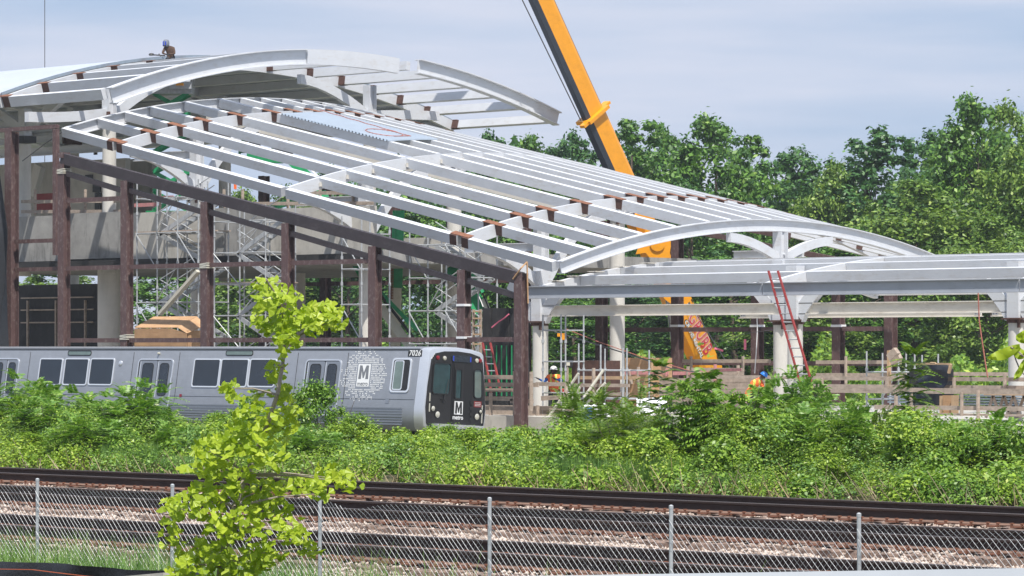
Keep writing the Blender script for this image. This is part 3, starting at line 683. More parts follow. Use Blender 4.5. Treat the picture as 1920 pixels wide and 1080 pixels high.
cb.path(pts, .018, 5); tag(cb.build('cable', 'cord'), 'red-brown cable looped on the corrugated deck sheet of the sloping canopy', 'cable')
# supports of the inclined canopy: columns on two rows with arched arms
def support(U, V, zf, parent, ztop_off, zbase, rc=.27, steel_h=2.6, arms=2.6):
    zt = CZ+zf(U, V)-.46; zs = zt-steel_h
    b = MB(); b.tube((U, V, zbase), (U, V, zs-.12), rc, 20); b.build('concrete_column', 'concpale', parent, smooth=True)
    b = MB(); b.tube((U, V, zs-.14), (U, V, zs-.02), rc+.06, 20); b.box((U, V, zs), (.72, .72, .05)); b.box((U+.24, V-.24, zs-.16), (.09, .09, .3)); b.box((U-.24, V-.24, zs-.16), (.09, .09, .3)); b.build('bearing_plate', 'rust', parent)
    b = MB(); b.ibeam(Vector((U, V, zs+.03)), Vector((U, V, zt-.01)), .42, .42, XV, 0, .04, .06); b.build('steel_post', 'white', parent)
    for sg in (-1, 1):
        vs = []; n = 8
        for k in range(n+1):
            t = k/n; VV = V+sg*(.12+arms*t); z0_ = zs+.5; zend = CZ+zf(U, V+sg*(.12+arms))-.46
            z = z0_+(zend-z0_)*(1-(1-t)**1.8)
            tz = (zend-z0_)*1.8*(1-t)**.8/arms; dr_ = Vector((0, sg, tz)).normalized(); nn = Vector((0, -sg*tz, 1)).normalized()
            P = Vector((U, VV, z)); vs += [P+XU*x+nn*y for x, y in ((-.11, 0), (.11, 0), (.11, -.34), (-.11, -.34))]
        b = MB(); b.add(vs, [(r*4+i, r*4+(i+1) % 4, (r+1)*4+(i+1) % 4, (r+1)*4+i) for r in range(n) for i in range(4)]+[(3, 2, 1, 0), (n*4, n*4+1, n*4+2, n*4+3)])
        b.build('arched_arm', 'white', parent)
for U in (UI[1], UI[2], UI[3]):
    support(U, 92.2, zi, ci, 0, -1.4, arms=3.4)
    z = CZ+zi(U, 92.2)-1.35; b = MB(); b.ibeam(Vector((U-3.9, 92.2, z)), Vector((U-.22, 92.2, z)), .22, .32); b.build('tie_beam', 'white', ci)
    z = CZ+zi(U, 108.3)-1.35; b = MB(); b.ibeam(Vector((U-3.9, 108.3, z)), Vector((U-.22, 108.3, z)), .22, .32); b.build('tie_beam', 'white', ci)
for k in range(3):
    for V in (95.6, 104.9):
        p0 = Vector((UI[k+1] if k else UI[0], V, 0)); U0, U1 = UI[k]+.15, UI[k+1]-.15
        b = MB(); b.beam(Vector((U0, V, CZ+zi(U0, V)-.75)), Vector((U1, V, CZ+zi(U1, V)-.75)), .14, .14); b.build('tie_rod', 'white2', ci)
support(-79.75, 100.5, zi, ci, 0, -1.4, rc=.27, steel_h=1.35, arms=3.0)
support(-88.0, 100.5, lambda U, V: zi(U, V)-.3, ci, 0, -1.4, rc=.30, steel_h=.7, arms=2.0)
support(-97.0, 100.5, lambda U, V: zi(U, V)-.3, ci, 0, -1.4, rc=.30, steel_h=.7, arms=2.0)
# --- low level canopy to the right
def zl(U, V): return 3.27-.0104*(V-98.5)**2
UL = [-80.8, -70.5, -60.2, -49.5]
VL = [88, 90.2, 92.4, 94.6, 96.8, 99.0, 101.2, 103.4, 105.6, 107.8]
cl_ = thing('low_canopy', 'lower white canopy frame running level to the right edge beside the red ladder', 'canopy', (-70.5, 92, -1.4))
for k, U in enumerate(UL):
    sweep_rib('rib', U, 88.12, 108, zl, .22, .42, 'white', cl_, nseg=22)
for k in range(3):
    a, c = UL[k]+.125, UL[k+1]-.125
    for j, V in enumerate(VL):
        if j == 0:
            b = MB(); zt = CZ+zl(0, 88)+.02
            b.ibeam(Vector((UL[k]+(0.02 if k else -.95), 87.9, zt)), Vector((UL[k+1]-.02, 87.9, zt)), .22, .44, UP, 1.0, tf=.03, tw=.05); b.build('edge_beam', 'greybeam', cl_)
        else: purlin(a, c, V, zl, .22, .33, 'white', cl_)
for k in range(2):
    for j in range(2):
        pass
# rectangular deck packers on the first rib
for V in (89.0, 90.0, 91.1, 92.6, 94.0):
    b = MB(); n = surf_normal(zl, UL[0], V); b.box(Vector((UL[0], V, CZ+zl(0, V)+.02)), (.42, .5, .03), (XU, XV, n)); b.build('packer', 'white2', cl_)
LC = [at(1012, 0, 92).x, at(1491, 0, 92).x, at(1906, 0, 92).x]
for k, U in enumerate(LC):
    zc = CZ+.92; U_ = U
    for V, dz in ((92.0, 0),)+(((94.6, 0),) if k == 1 else ()):
        U = U_ if V == 92 else at(1465, 0, 94.6).x
        b = MB(); b.tube((U, V, -1.4), (U, V, zc-.1), .27, 20); b.build('concrete_column', 'concpale', cl_, smooth=True)
        b = MB(); b.tube((U, V, zc-.14), (U, V, zc-.03), .32, 16); b.box((U, V, zc), (.75, .75, .05)); b.box((U+.26, V-.25, zc-.15), (.08, .08, .3)); b.build('bearing_plate', 'rust', cl_)
        zt = CZ+zl(U, V)-.02; b = MB(); b.box((U, V, (zc+.03+zt)/2), (.46, .46, zt-zc-.03)); b.build('steel_post', 'white', cl_)
        for sg in (-1, 1):
            vs = []; n = 8
            for i in range(n+1):
                t = i/n; uu = U+sg*(.23+1.25*t); z = zc+.15+1.25*(t**.75); P = Vector((uu, V, z)); nn = Vector((-sg*.55, 0, .8)).normalized()
                hh = .16+.10*(1-t); vs += [P+XV*x+nn*y for x, y in ((-.12, hh), (.12, hh), (.12, -hh), (-.12, -hh))]
            b = MB(); b.add(vs, [(r*4+q, r*4+(q+1) % 4, (r+1)*4+(q+1) % 4, (r+1)*4+q) for r in range(n) for q in range(4)]+[(3, 2, 1, 0), (n*4, n*4+1, n*4+2, n*4+3)]); b.build('curved_bracket', 'white', cl_)
for (u0, u1) in ((LC[0]+.24, LC[1]-.24), (LC[1]+.24, LC[2]-.24), (LC[2]+.24, -52)):
    for V, mm in ((92.0, 'white2'), (103.5, 'white2')):
        z = CZ+1.52; b = MB(); b.ibeam(Vector((u0, V, z)), Vector((u1, V, z)), .24, .40, UP, 1.0, .03, .05); t_ = b.build('tie_beam', mm, cl_)
        for ue in (u0, u1):
            sg = 1 if ue == u0 else -1; b = MB(); b.box((ue+sg*.16, V-.035, z-.2), (.26, .02, .27))
            b.build('splice_plate', 'greybeam', t_); b = MB()
            for ii in (-1, 1):
                for jj in (-1, 0, 1): b.box((ue+sg*.16+ii*.06, V-.052, z-.2+jj*.09), (.028, .015, .028))
            b.build('bolts', 'black', t_)
# --- upper canopy
def zu(U, V): d = V-101.3; return 12.78-(.0132 if d < 0 else .0112)*d*d
UU = [-104.3, -111.0, -120.6, -130.2, -140.0]
VU = [88.0, 90.0, 91.9, 93.8, 95.8, 98.0, 100.4, 102.9, 105.4, 107.4, 109.4, 111.2, 113.0, 114.9]
cu_ = thing('upper_canopy', 'high white barrel canopy frame at the upper left, partly roofed with corrugated deck', 'canopy', (-111, 92, 0))
sweep_rib('rib', UU[0], 88.0, 98.9, zu, .06, .68, 'white', cu_, flange=(.40, .045), nseg=20)
sweep_rib('rib', UU[0]-.01, 98.93, 104.5, zu, .24, .66, 'white', cu_, nseg=12, off=-.01)
sweep_rib('rib', UU[0]+.02, 105.75, 115.0, lambda U, V: zu(U, V)+.14, .06, .64, 'white', cu_, flange=(.40, .045), nseg=16)
for U in UU[1:]: sweep_rib('rib', U, 88.1, 115.0, zu, .20, .46, 'white', cu_, nseg=28)
for k in range(4):
    a, c = UU[k+1]+.105, UU[k]-(.03 if k == 0 else .105)
    for j, V in enumerate(VU):
        e = .1 if j == 0 else 0
        cc = c-.25 if (k == 0 and 98.9 < V < 104.5) else (c-.2 if k == 0 else c)
        purlin(a, cc, V-e, zu, .24, .44 if j == 0 else .38, 'white', cu_, 'eave_beam' if j in (0, 13) else 'purlin')
        if k == 0: sleeve(a, a+.42, V-e, zu, .24, .44 if j == 0 else .38, cu_)
    
for V in VU: topplate(UU[1]-.45, UU[1]+.42, V, zu, cu_, .28)
corrugated(-152, -111.25, 88.0, 115.1, zu, .24, .09, .03, 'roof_deck', 'deckw', cu_, nv=40)
b = MB()
for k in range(28):
    V = 88+27*k/28; V2 = V+27/28; b.beam(Vector((-111.2, V, CZ+zu(0, V)+.09)), Vector((-111.2, V2, CZ+zu(0, V2)+.09)), .05, .13)
b.build('deck_edge_trim', 'tin', cu_)
for V in (92.0, 107.4):
    for U in (-109.0, -118.8, -130):
        zt = CZ+zu(U, V)-.46; zs = zt-1.6
        b = MB(); b.tube((U, V, 5.2), (U, V, zs-.1), .29, 20); b.build('concrete_column', 'concpale', cu_, smooth=True)
        b = MB(); b.box((U, V, zs-.05), (.62, .62, .42)); b.box((U-.33, V-.33, zs+.05), (.12, .12, .5)); b.box((U+.33, V-.33, zs+.05), (.12, .12, .5)); b.build('bearing_plate', 'rust', cu_)
        b = MB(); b.ibeam(Vector((U, V, zs+.17)), Vector((U, V, zt-.02)), .44, .44, XV, 0, .04, .06); b.build('steel_post', 'white', cu_)
        for sg in (-1, 1):
            vs = []; n = 8; arms = 4.2
            for i in range(n+1):
                t = i/n; VV = V+sg*(.22+arms*t); z0_ = zs+.45; zend = CZ+zu(U, V+sg*(.22+arms))-.62; z = z0_+(zend-z0_)*(1-(1-t)**1.7); tz = (zend-z0_)*1.7*(1-t)**.7/arms
                nn = Vector((0, -sg*tz, 1)).normalized(); P = Vector((U, VV, z)); vs += [P+XU*x+nn*y for x, y in ((-.13, 0), (.13, 0), (.13, -.42), (-.13, -.42))]
            b = MB(); b.add(vs, [(r*4+q, r*4+(q+1) % 4, (r+1)*4+(q+1) % 4, (r+1)*4+q) for r in range(n) for q in range(4)]+[(3, 2, 1, 0), (n*4, n*4+1, n*4+2, n*4+3)]); b.build('arched_arm', 'white', cu_)
# level beams seen under the left end
for y, V, th in ((231, 108.5, .34), (262, 110.0, .34), (285, 99.5, .36)):
    p0, p1 = at(-60, y, V), at(232, y-2, V); b = MB(); b.ibeam(Vector((p0.x, V, p0.z*.5+p1.z*.5)), Vector((p1.x, V, p0.z*.5+p1.z*.5)), .26, th); b.build('tie_beam', 'white', cu_)
# column standing at the far left in front of the roof underside
p = at(47, 262, 93.0)
b = MB(); b.tube((p.x, 93, 5.2), (p.x, 93, p.z-.2), .27, 20); b.build('concrete_column', 'concpale', cu_, smooth=True)
b = MB(); b.box((p.x, 93, p.z), (.7, .7, .3)); b.build('bearing_plate', 'black', cu_)
b = MB(); b.box((p.x, 93, p.z+.75), (.42, .42, 1.2)); b.build('steel_post', 'white', cu_)
for sg in (-1, 1):
    b = MB(); b.beam(Vector((p.x, 93, p.z+.5))+XU*sg*.2, Vector((p.x+sg*2.7, 93, p.z+1.75)), .24, .36); b.build('arched_arm', 'white', cu_)

# ------------------------------------------------------------------ brown steel frames
def wcol(x, y, z0, z1, m, parent, s=.34, name='column'):
    b = MB(); b.ibeam(Vector((x, y, z0)), Vector((x, y, z1)), s, s, XV, 0, .035, .035); return b.build(name, m, parent)
VB = 86.0
fr1 = thing('steel_colonnade', 'front row of oxide-brown steel columns with a dark raking beam just behind the train', 'steel frame', (-90, VB, -1.4))
rk = lambda px: 297+(px-120)*(524-297)/(985-120)           # centre line of the raking beam
cx = [120, 238, 388, 540, 703, 870, 977]
pts = [at(px, rk(px), VB) for px in cx]
for px, p in zip(cx, pts): wcol(p.x, VB, -1.4, p.z-.23 if px != 977 else p.z+.18, 'brown', fr1, .36)
b = MB(); b.beam(pts[0]+XU*-.05, pts[-1]+XU*.0, .30, .42); b.v = [Vector(v)-XV*.0 for v in b.v]; b.build('raking_beam', 'dark', fr1)
for a, c in zip(pts, pts[1:]):
    q0, q1 = a+XU*.2-UP*.62, c-XU*.2-UP*.62; b = MB(); b.beam(q0, q1, .16, .20); b.build('lower_rail', 'dark', fr1)
wcol(pts[0].x-.02, VB, pts[0].z+.01, pts[0].z+.24, 'brown', fr1, .36, 'column_stub')
def girt(pxa, pxb, py, V, parent, m='brown', h=.17):
    p0, p1 = at(pxa, py, V), at(pxb, py, V); z = CZ+(HY-py)/FPX*(V/(((pxa+pxb)/2-960)/FPX*SA+CA))
    b = MB(); b.beam(Vector((p0.x+.185, V, z)), Vector((p1.x-.185, V, z)), .12, h); return b.build('girt', m, parent)
for a, c in ((120, 238),): girt(a, c, 374, VB, fr1)
def zgirt(z, i0, i1, m='brown', h=.17):
    for a, c in zip(pts[i0:i1], pts[i0+1:i1+1]):
        b = MB(); b.beam(Vector((a.x+.185, VB, z)), Vector((c.x-.185, VB, z)), .12, h); b.build('girt', m, fr1)
zgirt(CZ+3.12, 0, 4); zgirt(CZ+.25, 0, 6)
# white protective wraps on the columns
for px, py in ((870, 572), (870, 633)):
    p = at(px, py, VB); b = MB(); b.box((p.x, VB, p.z), (.40, .40, .08)); b.build('paper_wrap', 'decal', fr1)
for px, py, nm in ((120, 325, 'cloth_tie'), (388, 502, 'cloth_tie'), (238, 636, 'cloth_tie')):
    p = at(px, py, VB); b = MB()
    for k in range(4): b.box((p.x, VB, p.z+.05*k), (.41+.01*(k % 2), .41, .04), (Vector((1, 0, .1*(k % 2))).normalized(), XV, UP))
    b.build(nm, 'offwhite', fr1)
p = at(977, 510, VB); b = MB(); b.path([p+Vector((-.2, -.2, -.25)), p+Vector((.2, -.22, .12)), p+Vector((.24, .05, .35)), p+Vector((.24, .1, -1.1))], .03, 5); b.build('sling', 'ply', fr1)
# left end portal
fr2 = thing('steel_portal', 'tall brown steel portal with a level top beam at the left edge', 'steel frame', tuple(at(60, 650, 87.2)))
VP_ = 87.2
pL, pR, pRR = at(-60, 243, VP_), at(105, 243, VP_), at(22, 243, VP_)
b = MB(); b.beam(Vector((pL.x, VP_, pRR.z)), Vector((pR.x+.1, VP_, pRR.z)), .2, .16); b.build('top_beam', 'brown', fr2)
wcol(pRR.x, VP_, -1.4, pRR.z-.09, 'brown', fr2, .42)
b = MB(); zq = at(105, 478, VP_).z; b.box((pR.x, VP_, (zq+pRR.z)/2-.06), (.2, .2, pRR.z-zq-.1)); b.build('hanger', 'brown', fr2)
for y in (452, 505):
    p0, p1 = at(22, y, VP_), at(105, y, VP_); z = (p0.z+p1.z)/2; b = MB(); b.beam(Vector((p0.x+.22, VP_, z)), Vector((p1.x+(.12), VP_, z)), .12, .16); b.build('girt', 'brown', fr2)
    
# rear row
VR = 111.5
fr3 = thing('steel_colonnade', 'rear row of oxide-brown steel columns with level girts in front of the trees', 'steel frame', (-85, VR, -1.4))
cx3 = [495, 610, 740, 848, 985, 1128, 1270, 1420, 1572, 1670]
def rk3(px): return 496+(px-1572)*(50/270.0)
q3 = []
for px in cx3:
    top = rk3(px) if px < 1600 else 492
    if px < 1270: top = max(top, 330)
    p = at(px, top, VR); q3.append(p); wcol(p.x, VR, -1.4, p.z, 'brown', fr3, .40)
for zz, i0, i1 in ((CZ+.74, 5, 9), (CZ-.70, 5, 9), (CZ+3.0, 0, 4)):
    for a, c in zip(q3[i0:i1], q3[i0+1:i1+1]):
        b = MB(); b.beam(Vector((a.x+.205, VR, zz)), Vector((c.x-.205, VR, zz)), .12, .19); b.build('girt', 'brown', fr3)
a, c = at(1180, rk3(1180)-14, VR-.25), at(1600, rk3(1600)-8, VR-.25); b = MB(); b.beam(a, c, .14, .22); b.build('raking_rail', 'brown', fr3)
a, c = at(1180, rk3(1180)-36, VR-.25), at(1480, rk3(1480)-36, VR-.25); b = MB(); b.beam(a, c, .2, .28); b.build('raking_beam', 'brown', fr3)
for px in (1270, 1420, 1572):
    p = at(px, 611, VR); b = MB(); b.box((p.x, VR, p.z), (.46, .46, .10)); b.build('paper_wrap', 'decal', fr3)

# ------------------------------------------------------------------ concrete station structure
st = thing('concrete_station', 'unfinished grey concrete station deck on piers behind the scaffolding at left', 'building', (-115, 91.3, -1.4))
p0, p1 = at(-120, 400, 91.3), at(692, 412, 91.3); zt = at(150, 402, 91.3).z; zb = at(150, 488, 91.3).z
us = [p0.x, at(118, 0, 91.3).x, at(236, 0, 91.3).x, at(376, 0, 91.3).x, at(500, 0, 91.3).x, at(640, 0, 91.3).x, p1.x]
for k in range(len(us)-1):
    b = MB(); b.box(((us[k]+us[k+1])/2, 91.5+.03*(k % 2), (zt+zb)/2+(.0, .05, -.03, .02, -.1, -.12)[k]), (us[k+1]-us[k]-.012, .4, zt-zb)); b.build('parapet_panel', 'conc2' if k in (0, 1, 3) else 'conc', st)
b = MB(); b.box(((p0.x+p1.x)/2, 101.4, zb-.12), (p1.x-p0.x, 19.4, .5)); b.build('deck_slab', 'conc2', st)
b = MB(); b.box(((p0.x+p1.x)/2, 91.4, zb-.2), (p1.x-p0.x+.1, .7, .35)); b.build('dark_underside_strip', 'darkwall', st)  # near-black strip painting in the shaded underside of the deck edge
for px, V, r in ((205, 92.6, .50), (560, 103, .3)):
    p = at(px, 490, V); b = MB(); b.tube((p.x, V, -1.4), (p.x, V, zb-.02), r, 28); b.build('pier', 'concpale', st, smooth=True)
# near-black wall added for shade inside left bays, with a slot of daylight above
p0, p1 = at(-150, 532, 99.0), at(186, 532, 99.0); b = MB(); b.box(((p0.x+p1.x)/2, 99, (p1.z-1.4)/2), (p1.x-p0.x, .25, p1.z+1.4)); b.build('shade_wall', 'darkwall', st)
for y in (555, 578, 602):
    a, c = at(40, y, 98.7), at(175, y+2, 98.7); b = MB(); b.beam(Vector((a.x, 98.7, c.z)), Vector((c.x, 98.7, c.z)), .09, .06); b.build('waler', 'wood', st)
for px in (52, 105, 160):
    a = at(px, 600, 98.6); b = MB(); b.box((a.x, 98.6, a.z-.2), (.09, .09, 2.2)); b.build('soldier', 'wood', st)
# upper walls
p0, p1 = at(122, 305, 103), at(240, 305, 103)
b = MB(); zc0 = at(180, 300, 103).z; zc1 = zt-.3; b.box(((p0.x+p1.x)/2, 103, (zc0+zc1)/2), (p1.x-p0.x, .3, zc0-zc1)); b.build('upper_wall', 'conc', st)
p0, p1 = at(-60, 308, 104.5), at(120, 308, 104.5); zc0 = at(60, 306, 104.5).z
b = MB(); b.box(((p0.x+p1.x)/2, 104.5, (zc0+zc1)/2), (p1.x-p0.x, .3, zc0-zc1)); b.build('upper_wall', 'conc', st)
p0, p1 = at(233, 298, 105), at(290, 298, 105); b = MB(); b.box(((p0.x+p1.x)/2, 105, (at(260, 298, 105).z+zc1)/2), (p1.x-p0.x, .3, at(260, 298, 105).z-zc1)); b.build('upper_wall', 'conc', st)
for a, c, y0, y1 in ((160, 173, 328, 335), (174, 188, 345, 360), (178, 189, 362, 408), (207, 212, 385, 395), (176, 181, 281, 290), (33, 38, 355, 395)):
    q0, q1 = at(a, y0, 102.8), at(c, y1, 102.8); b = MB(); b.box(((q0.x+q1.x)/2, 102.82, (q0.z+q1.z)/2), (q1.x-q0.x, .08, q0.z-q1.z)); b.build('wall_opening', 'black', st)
# inclined piers in the upper storey (raking struts)
for a, c, w in (((75, 310), (60, 365), .55),):
    q0, q1 = at(*a, 103), at(*c, 103); b = MB(); b.beam(q0, q1, .3, w); b.build('raking_pier', 'concpale', st)
# low concrete walls right of centre
b = MB(); p0, p1 = at(742, 440, 108), at(905, 470, 108); z0_, z1_ = at(820, 445, 108).z, at(820, 492, 108).z; b.box(((p0.x+p1.x)/2, 108, (z0_+z1_)/2), (p1.x-p0.x, .4, z0_-z1_)); b.build('far_parapet', 'conc', st)
# dark red formwork panels on the deck
rb = thing('formwork_panel', 'dark red formwork panels standing on the concrete deck behind the brown portal', 'formwork', tuple(at(86, 400, 98.5)))
q0, q1 = at(68, 363, 98.5), at(118, 398, 98.5)
for k in range(2):
    b = MB(); h = (q0.z-q1.z)/2; b.box(((q0.x+q1.x)/2, 98.5, q1.z+h*(k+.5)), (q1.x-q0.x, .06, h-.03)); b.build('panel', 'redboard', rb)
b = MB(); b.box((q1.x+.25, 98.5, q1.z+.1), (.5, .1, .25)); b.build('panel', 'redboard', rb)
# platform deck to the right
b = MB(); b.box((-55, 99.5, CZ-2.9), (62, 26, .9)); structure(b.build('platform', 'conc'))
# open timber fill in the lower bay
pb_ = thing('plywood_box', 'big new plywood box with a sloping top between the brown columns above the train', 'plywood box', tuple(at(315, 650, 89.5)))
a0, a1, a2, a3 = at(252, 612, 87.0), at(333, 606, 87.0), at(350, 628, 87.0), at(252, 665, 87.0)
zT = at(262, 606, 87.0).z; zS = at(375, 626, 87.0).z
b = MB(); x0, x1, x2 = a0.x, a1.x, a2.x
front = [Vector((x0, 87.0, zT-1.2)), Vector((x2, 87.0, zT-1.2)), Vector((x2, 87.0, zS-.0)), Vector((x2-.9, 87.0, zS+.22)), Vector((x0, 87.0, zS+.22))]
b.prism(front, XV, .02); b.build('front_sheet', 'ply', pb_)
b = MB(); T0 = [Vector((x0, 87.0, zS+.24)), Vector((x1, 87.0, zS+.24)), Vector((x1, 88.0, zT+.25)), Vector((x0, 88.0, zT+.25))]; b.prism(T0, UP, .02); b.build('top_sheet', 'ply', pb_)
b = MB(); b.prism([Vector((x1+.01, 87.0, zS+.24)), Vector((x2, 87.0, zS+.01)), Vector((x2, 88.0, zT-.1)), Vector((x1+.01, 88.0, zT+.24))], UP, .02); b.build('side_sheet', 'ply', pb_)
b = MB(); b.box(((x0+x2)/2, 87.55, zT-.9), (x2-x0-.1, .9, 1.2)); b.build('core', 'ply', pb_)
# ------------------------------------------------------------------ crane
def crane():
    B, T = atd(1331, 702, 160), atd(1009, -12, 152)
    D = (T-B).normalized(); hz = Vector((D.x, D.y, 0)).normalized()
    sN = Vector((hz.y, -hz.x, 0)); 
    if sN.dot(TW) < 0: sN = -sN
    uN = -(D.cross(sN)).normalized()
    if uN.z > 0: uN = -uN
    root = thing('mobile_crane', 'yellow telescopic crane boom leaning left behind the canopies, with lettered lower section', 'crane', tuple(Vector((B.x, B.y, -1.4))))
    Ltot = (T-B).length
    def sec(t0, t1, w, h, nm, taper=1.0, navy=True):
        # octagonal box section: vertices (s, u)
        def ringv(p, k):
            q = [(-.5, -.36), (-.5, .30), (-.34, .5), (.34, .5), (.5, .30), (.5, -.36), (.36, -.5), (-.36, -.5)]
            return [p+sN*(s*w*k)+uN*(u*h*k) for s, u in q]
        a, c = ringv(B+D*t0, 1), ringv(B+D*t1, taper); b = MB(); b.add(a+c, [], 0)
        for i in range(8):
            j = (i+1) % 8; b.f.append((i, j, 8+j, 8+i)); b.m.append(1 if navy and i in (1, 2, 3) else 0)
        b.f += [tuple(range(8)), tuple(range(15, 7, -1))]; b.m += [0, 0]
        return b.build(nm, ['yellow', 'navy'], root)
    tc = (atd(1112, 215, 154.5)-B).dot(D)
    tm = (atd(1190, 385, 157)-B).dot(D)
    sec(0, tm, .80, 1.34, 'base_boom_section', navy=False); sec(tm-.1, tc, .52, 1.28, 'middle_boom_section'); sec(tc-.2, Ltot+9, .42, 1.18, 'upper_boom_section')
    # collar at the joint
    b = MB(); b.box(B+D*tc, (.16, .92, 1.5), (D, sN, uN)); b.box(B+D*tc+uN*.85+sN*.2, (.14, .3, .45), (D, sN, uN)); b.box(B+D*tc-uN*.9, (.12, .4, .5), (D, sN, uN)); b.build('collar', 'yellow', root)
    # black warning dashes along the back edge
    for k in range(12):
        t = .5+k*.86
        b = MB(); b.box(B+D*t+sN*.345-uN*.56+(-uN+sN)*.02, (.40, .012, .19), (D, (sN-uN).normalized(), (sN+uN).normalized())); b.build('warning_dash', 'black', root)
    # lettering: along the boom, read downwards
    ax = (-D, -uN, sN)
    base = B+D*2.25+sN*.404
    for off, mm, dz in ((.055, 'black', 0), (.036, 'decal', .006), (.008, 'redletter', .012)):
        text_mesh('GRUBB', .98, base-uN*.12+sN*dz, ax, 'boom_lettering', mm, root, offset=off, sx=.66, spacing=1.10)
    text_mesh('CRANE RENTAL', .29, base+uN*.37, ax, 'boom_lettering', 'black', root, offset=.014, sx=1.05)
    text_mesh('CRANE RENTAL', .29, base+uN*.37+sN*.005, ax, 'boom_lettering', 'decal', root, offset=.003, sx=1.0)
    C = B+D*4.15+sN*.407; b = MB(); b.lathe(C, [(.42, 0), (.42, .006)], 20, ax=(D, uN, sN)); b.build('round_emblem', 'black', root)
    b = MB(); b.ring([C+D*(.35*math.cos(t))+uN*(.35*math.sin(t)) for t in [2*PI*i/20 for i in range(20)]], [C+D*(.26*math.cos(t))+uN*(.26*math.sin(t)) for t in [2*PI*i/20 for i in range(20)]], sN, .01); b.box(C+uN*.03, (.1, .3, .02), (D, uN, sN)); b.build('emblem_ring', 'decal', root)
    # lift cylinder lug and silver rod under the boom
    lug = atd(1256, 552, 156.8)
    b = MB(); b.prism([lug+RT*x+UP*y for x, y in ((-.5, .55), (.6, .6), (1.0, -.2), (.55, -.75), (-.1, -.35), (-.42, -.1))], TW, .5); b.build('cylinder_lug', 'yellow', root)
    b = MB(); b.tube(lug-UP*.2-RT*.05, atd(1274, 720, 157), .17, 14); b.build('lift_cylinder', 'chrome', root, smooth=True)
    # hook-shaped jib bracket lower left of the boom
    p = atd(1230, 452, 155.6)
    b = MB(); b.prism([p+RT*x+UP*y for x, y in ((-.75, .95), (-.2, 1.05), (.25, .75), (.75, .2), (.55, -1.0), (-.1, -1.05), (-.5, -.55), (-.95, -.62), (-.85, -.35), (-.55, -.2), (-.75, .05), (-.5, .45))], TW, .35); b.build('jib_bracket', 'yellow', root)
    b = MB(); b.lathe(p+RT*.05-UP*.15+TW*.37, [(.34, 0), (.34, .06), (.1, .07)], 16, ax=(RT, UP, TW)); b.build('jib_pin', 'yellow', root)
    # wire ropes
    b = MB(); b.tube(atd(960, -40, 150.5), atd(1089, 226, 153.8), .028, 5); b.build('hoist_rope', 'rope', root)
    b = MB(); b.tube(B+D*1.0-uN*.7, B+D*(Ltot+6)-uN*.72, .03, 5); b.build('hoist_rope', 'rope', root)
    b = MB(); b.tube(atd(1288, 560, 158), atd(1375, 700, 158), .025, 5); b.build('guy_rope', 'rope', root)
    b = MB(); b.box(atd(1365, 785, 160.5), (2.6, 2.0, .5), (RT, -TW, UP)); b.build('superstructure', 'yellow', root)
    b = MB(); b.box(atd(1345, 800, 160), (11, 2.7, .7), (RT, -TW, UP))
    b.build('carrier', 'yellow', root)
    for k in range(4):
        for s in (-1, 1):
            b = MB(); b.lathe(atd(1200+95*k, 812, 160)+TW*s*1.25, [(.62, -.18), (.66, 0), (.62, .18), (.3, .2)], 18, ax=(RT, UP, TW)); b.build('wheel', 'black', root)
M['redletter'] = mat('red_lettering', (.50, .015, .03), .4, var=.03)
crane()
c = MB(); a_, c_ = at(84, -20, 118), at(84, 470, 118); c.tube(a_, c_, .022, 5); tag(c.build('hoist_cable', 'rope'), 'thin grey vertical cable against the sky at the far left', 'cable')

# ------------------------------------------------------------------ boom lifts and scissor lift
def rot_beam(b, p0, p1, w, h, side=TW, mi=0): 
    d = (p1-p0).normalized(); u = d.cross(side).normalized(); return b.box((p0+p1)/2, ((p1-p0).length, w, h), (d, side, u), mi)
bl1 = thing('boom_lift', 'green and white telescopic boom lift reaching up left between two brown columns', 'boom lift', tuple(at(790, 655, 95)))
p = [at(600, 362, 96), at(657, 478, 95.5), at(686, 520, 95.2), at(770, 607, 95.2), at(700, 545, 95), at(800, 672, 95)]
b = MB(); rot_beam(b, p[0], at(700, 545, 95.6), .30, .52); b.build('fly_boom', 'green', bl1)
b = MB(); rot_beam(b, p[2], p[3], .16, .16); b.build('upper_boom_rail', 'green', bl1)
b = MB(); rot_beam(b, p[2]-UP*.35-RT*.05, at(786, 672, 95.3), .34, .36); b.build('base_boom', 'offwhite', bl1)
b = MB(); rot_beam(b, p[2]-UP*.05+RT*.08+TW*.2, at(802, 668, 95.1), .05, .12); b.build('hose_track', 'black', bl1)
b = MB(); rot_beam(b, p[3]-RT*.2+UP*.2, p[3]+RT*.3-UP*.25, .2, .2); b.build('boom_tip', 'green', bl1)
b = MB(); b.box(at(800, 690, 95), (2.2, 1.6, .8), (RT, TW, UP)); b.build('chassis', 'green', bl1)
bl2 = thing('boom_lift', 'upright boom lift, green above and white below, with an orange-brown hose ladder beside it', 'boom lift', tuple(at(745, 655, 100)))
b = MB(); rot_beam(b, at(748, 395, 100), at(744, 540, 100), .34, .46); b.build('upper_boom', 'green', bl2)
b = MB(); rot_beam(b, at(744, 535, 100), at(741, 680, 100), .26, .40); b.build('lower_boom', 'offwhite', bl2)
b = MB(); rot_beam(b, at(739, 395, 99.7), at(736, 492, 99.7), .1, .12); b.box(at(735, 490, 99.7), (.5, .1, .4), (RT, TW, UP)); b.build('hose_guide', 'green', bl2)
b = MB(); rot_beam(b, at(731, 492, 99.8), at(731, 560, 99.8), .04, .02)
b.build('hose_backing', 'wood', bl2)
for k in range(24):
    q = at(733.5-.04*k, 493+2.9*k, 99.6); b = MB(); b.box(q, (.22, .10, .04), (RT, TW, UP)); b.build('hose_link', 'rusttop', bl2)
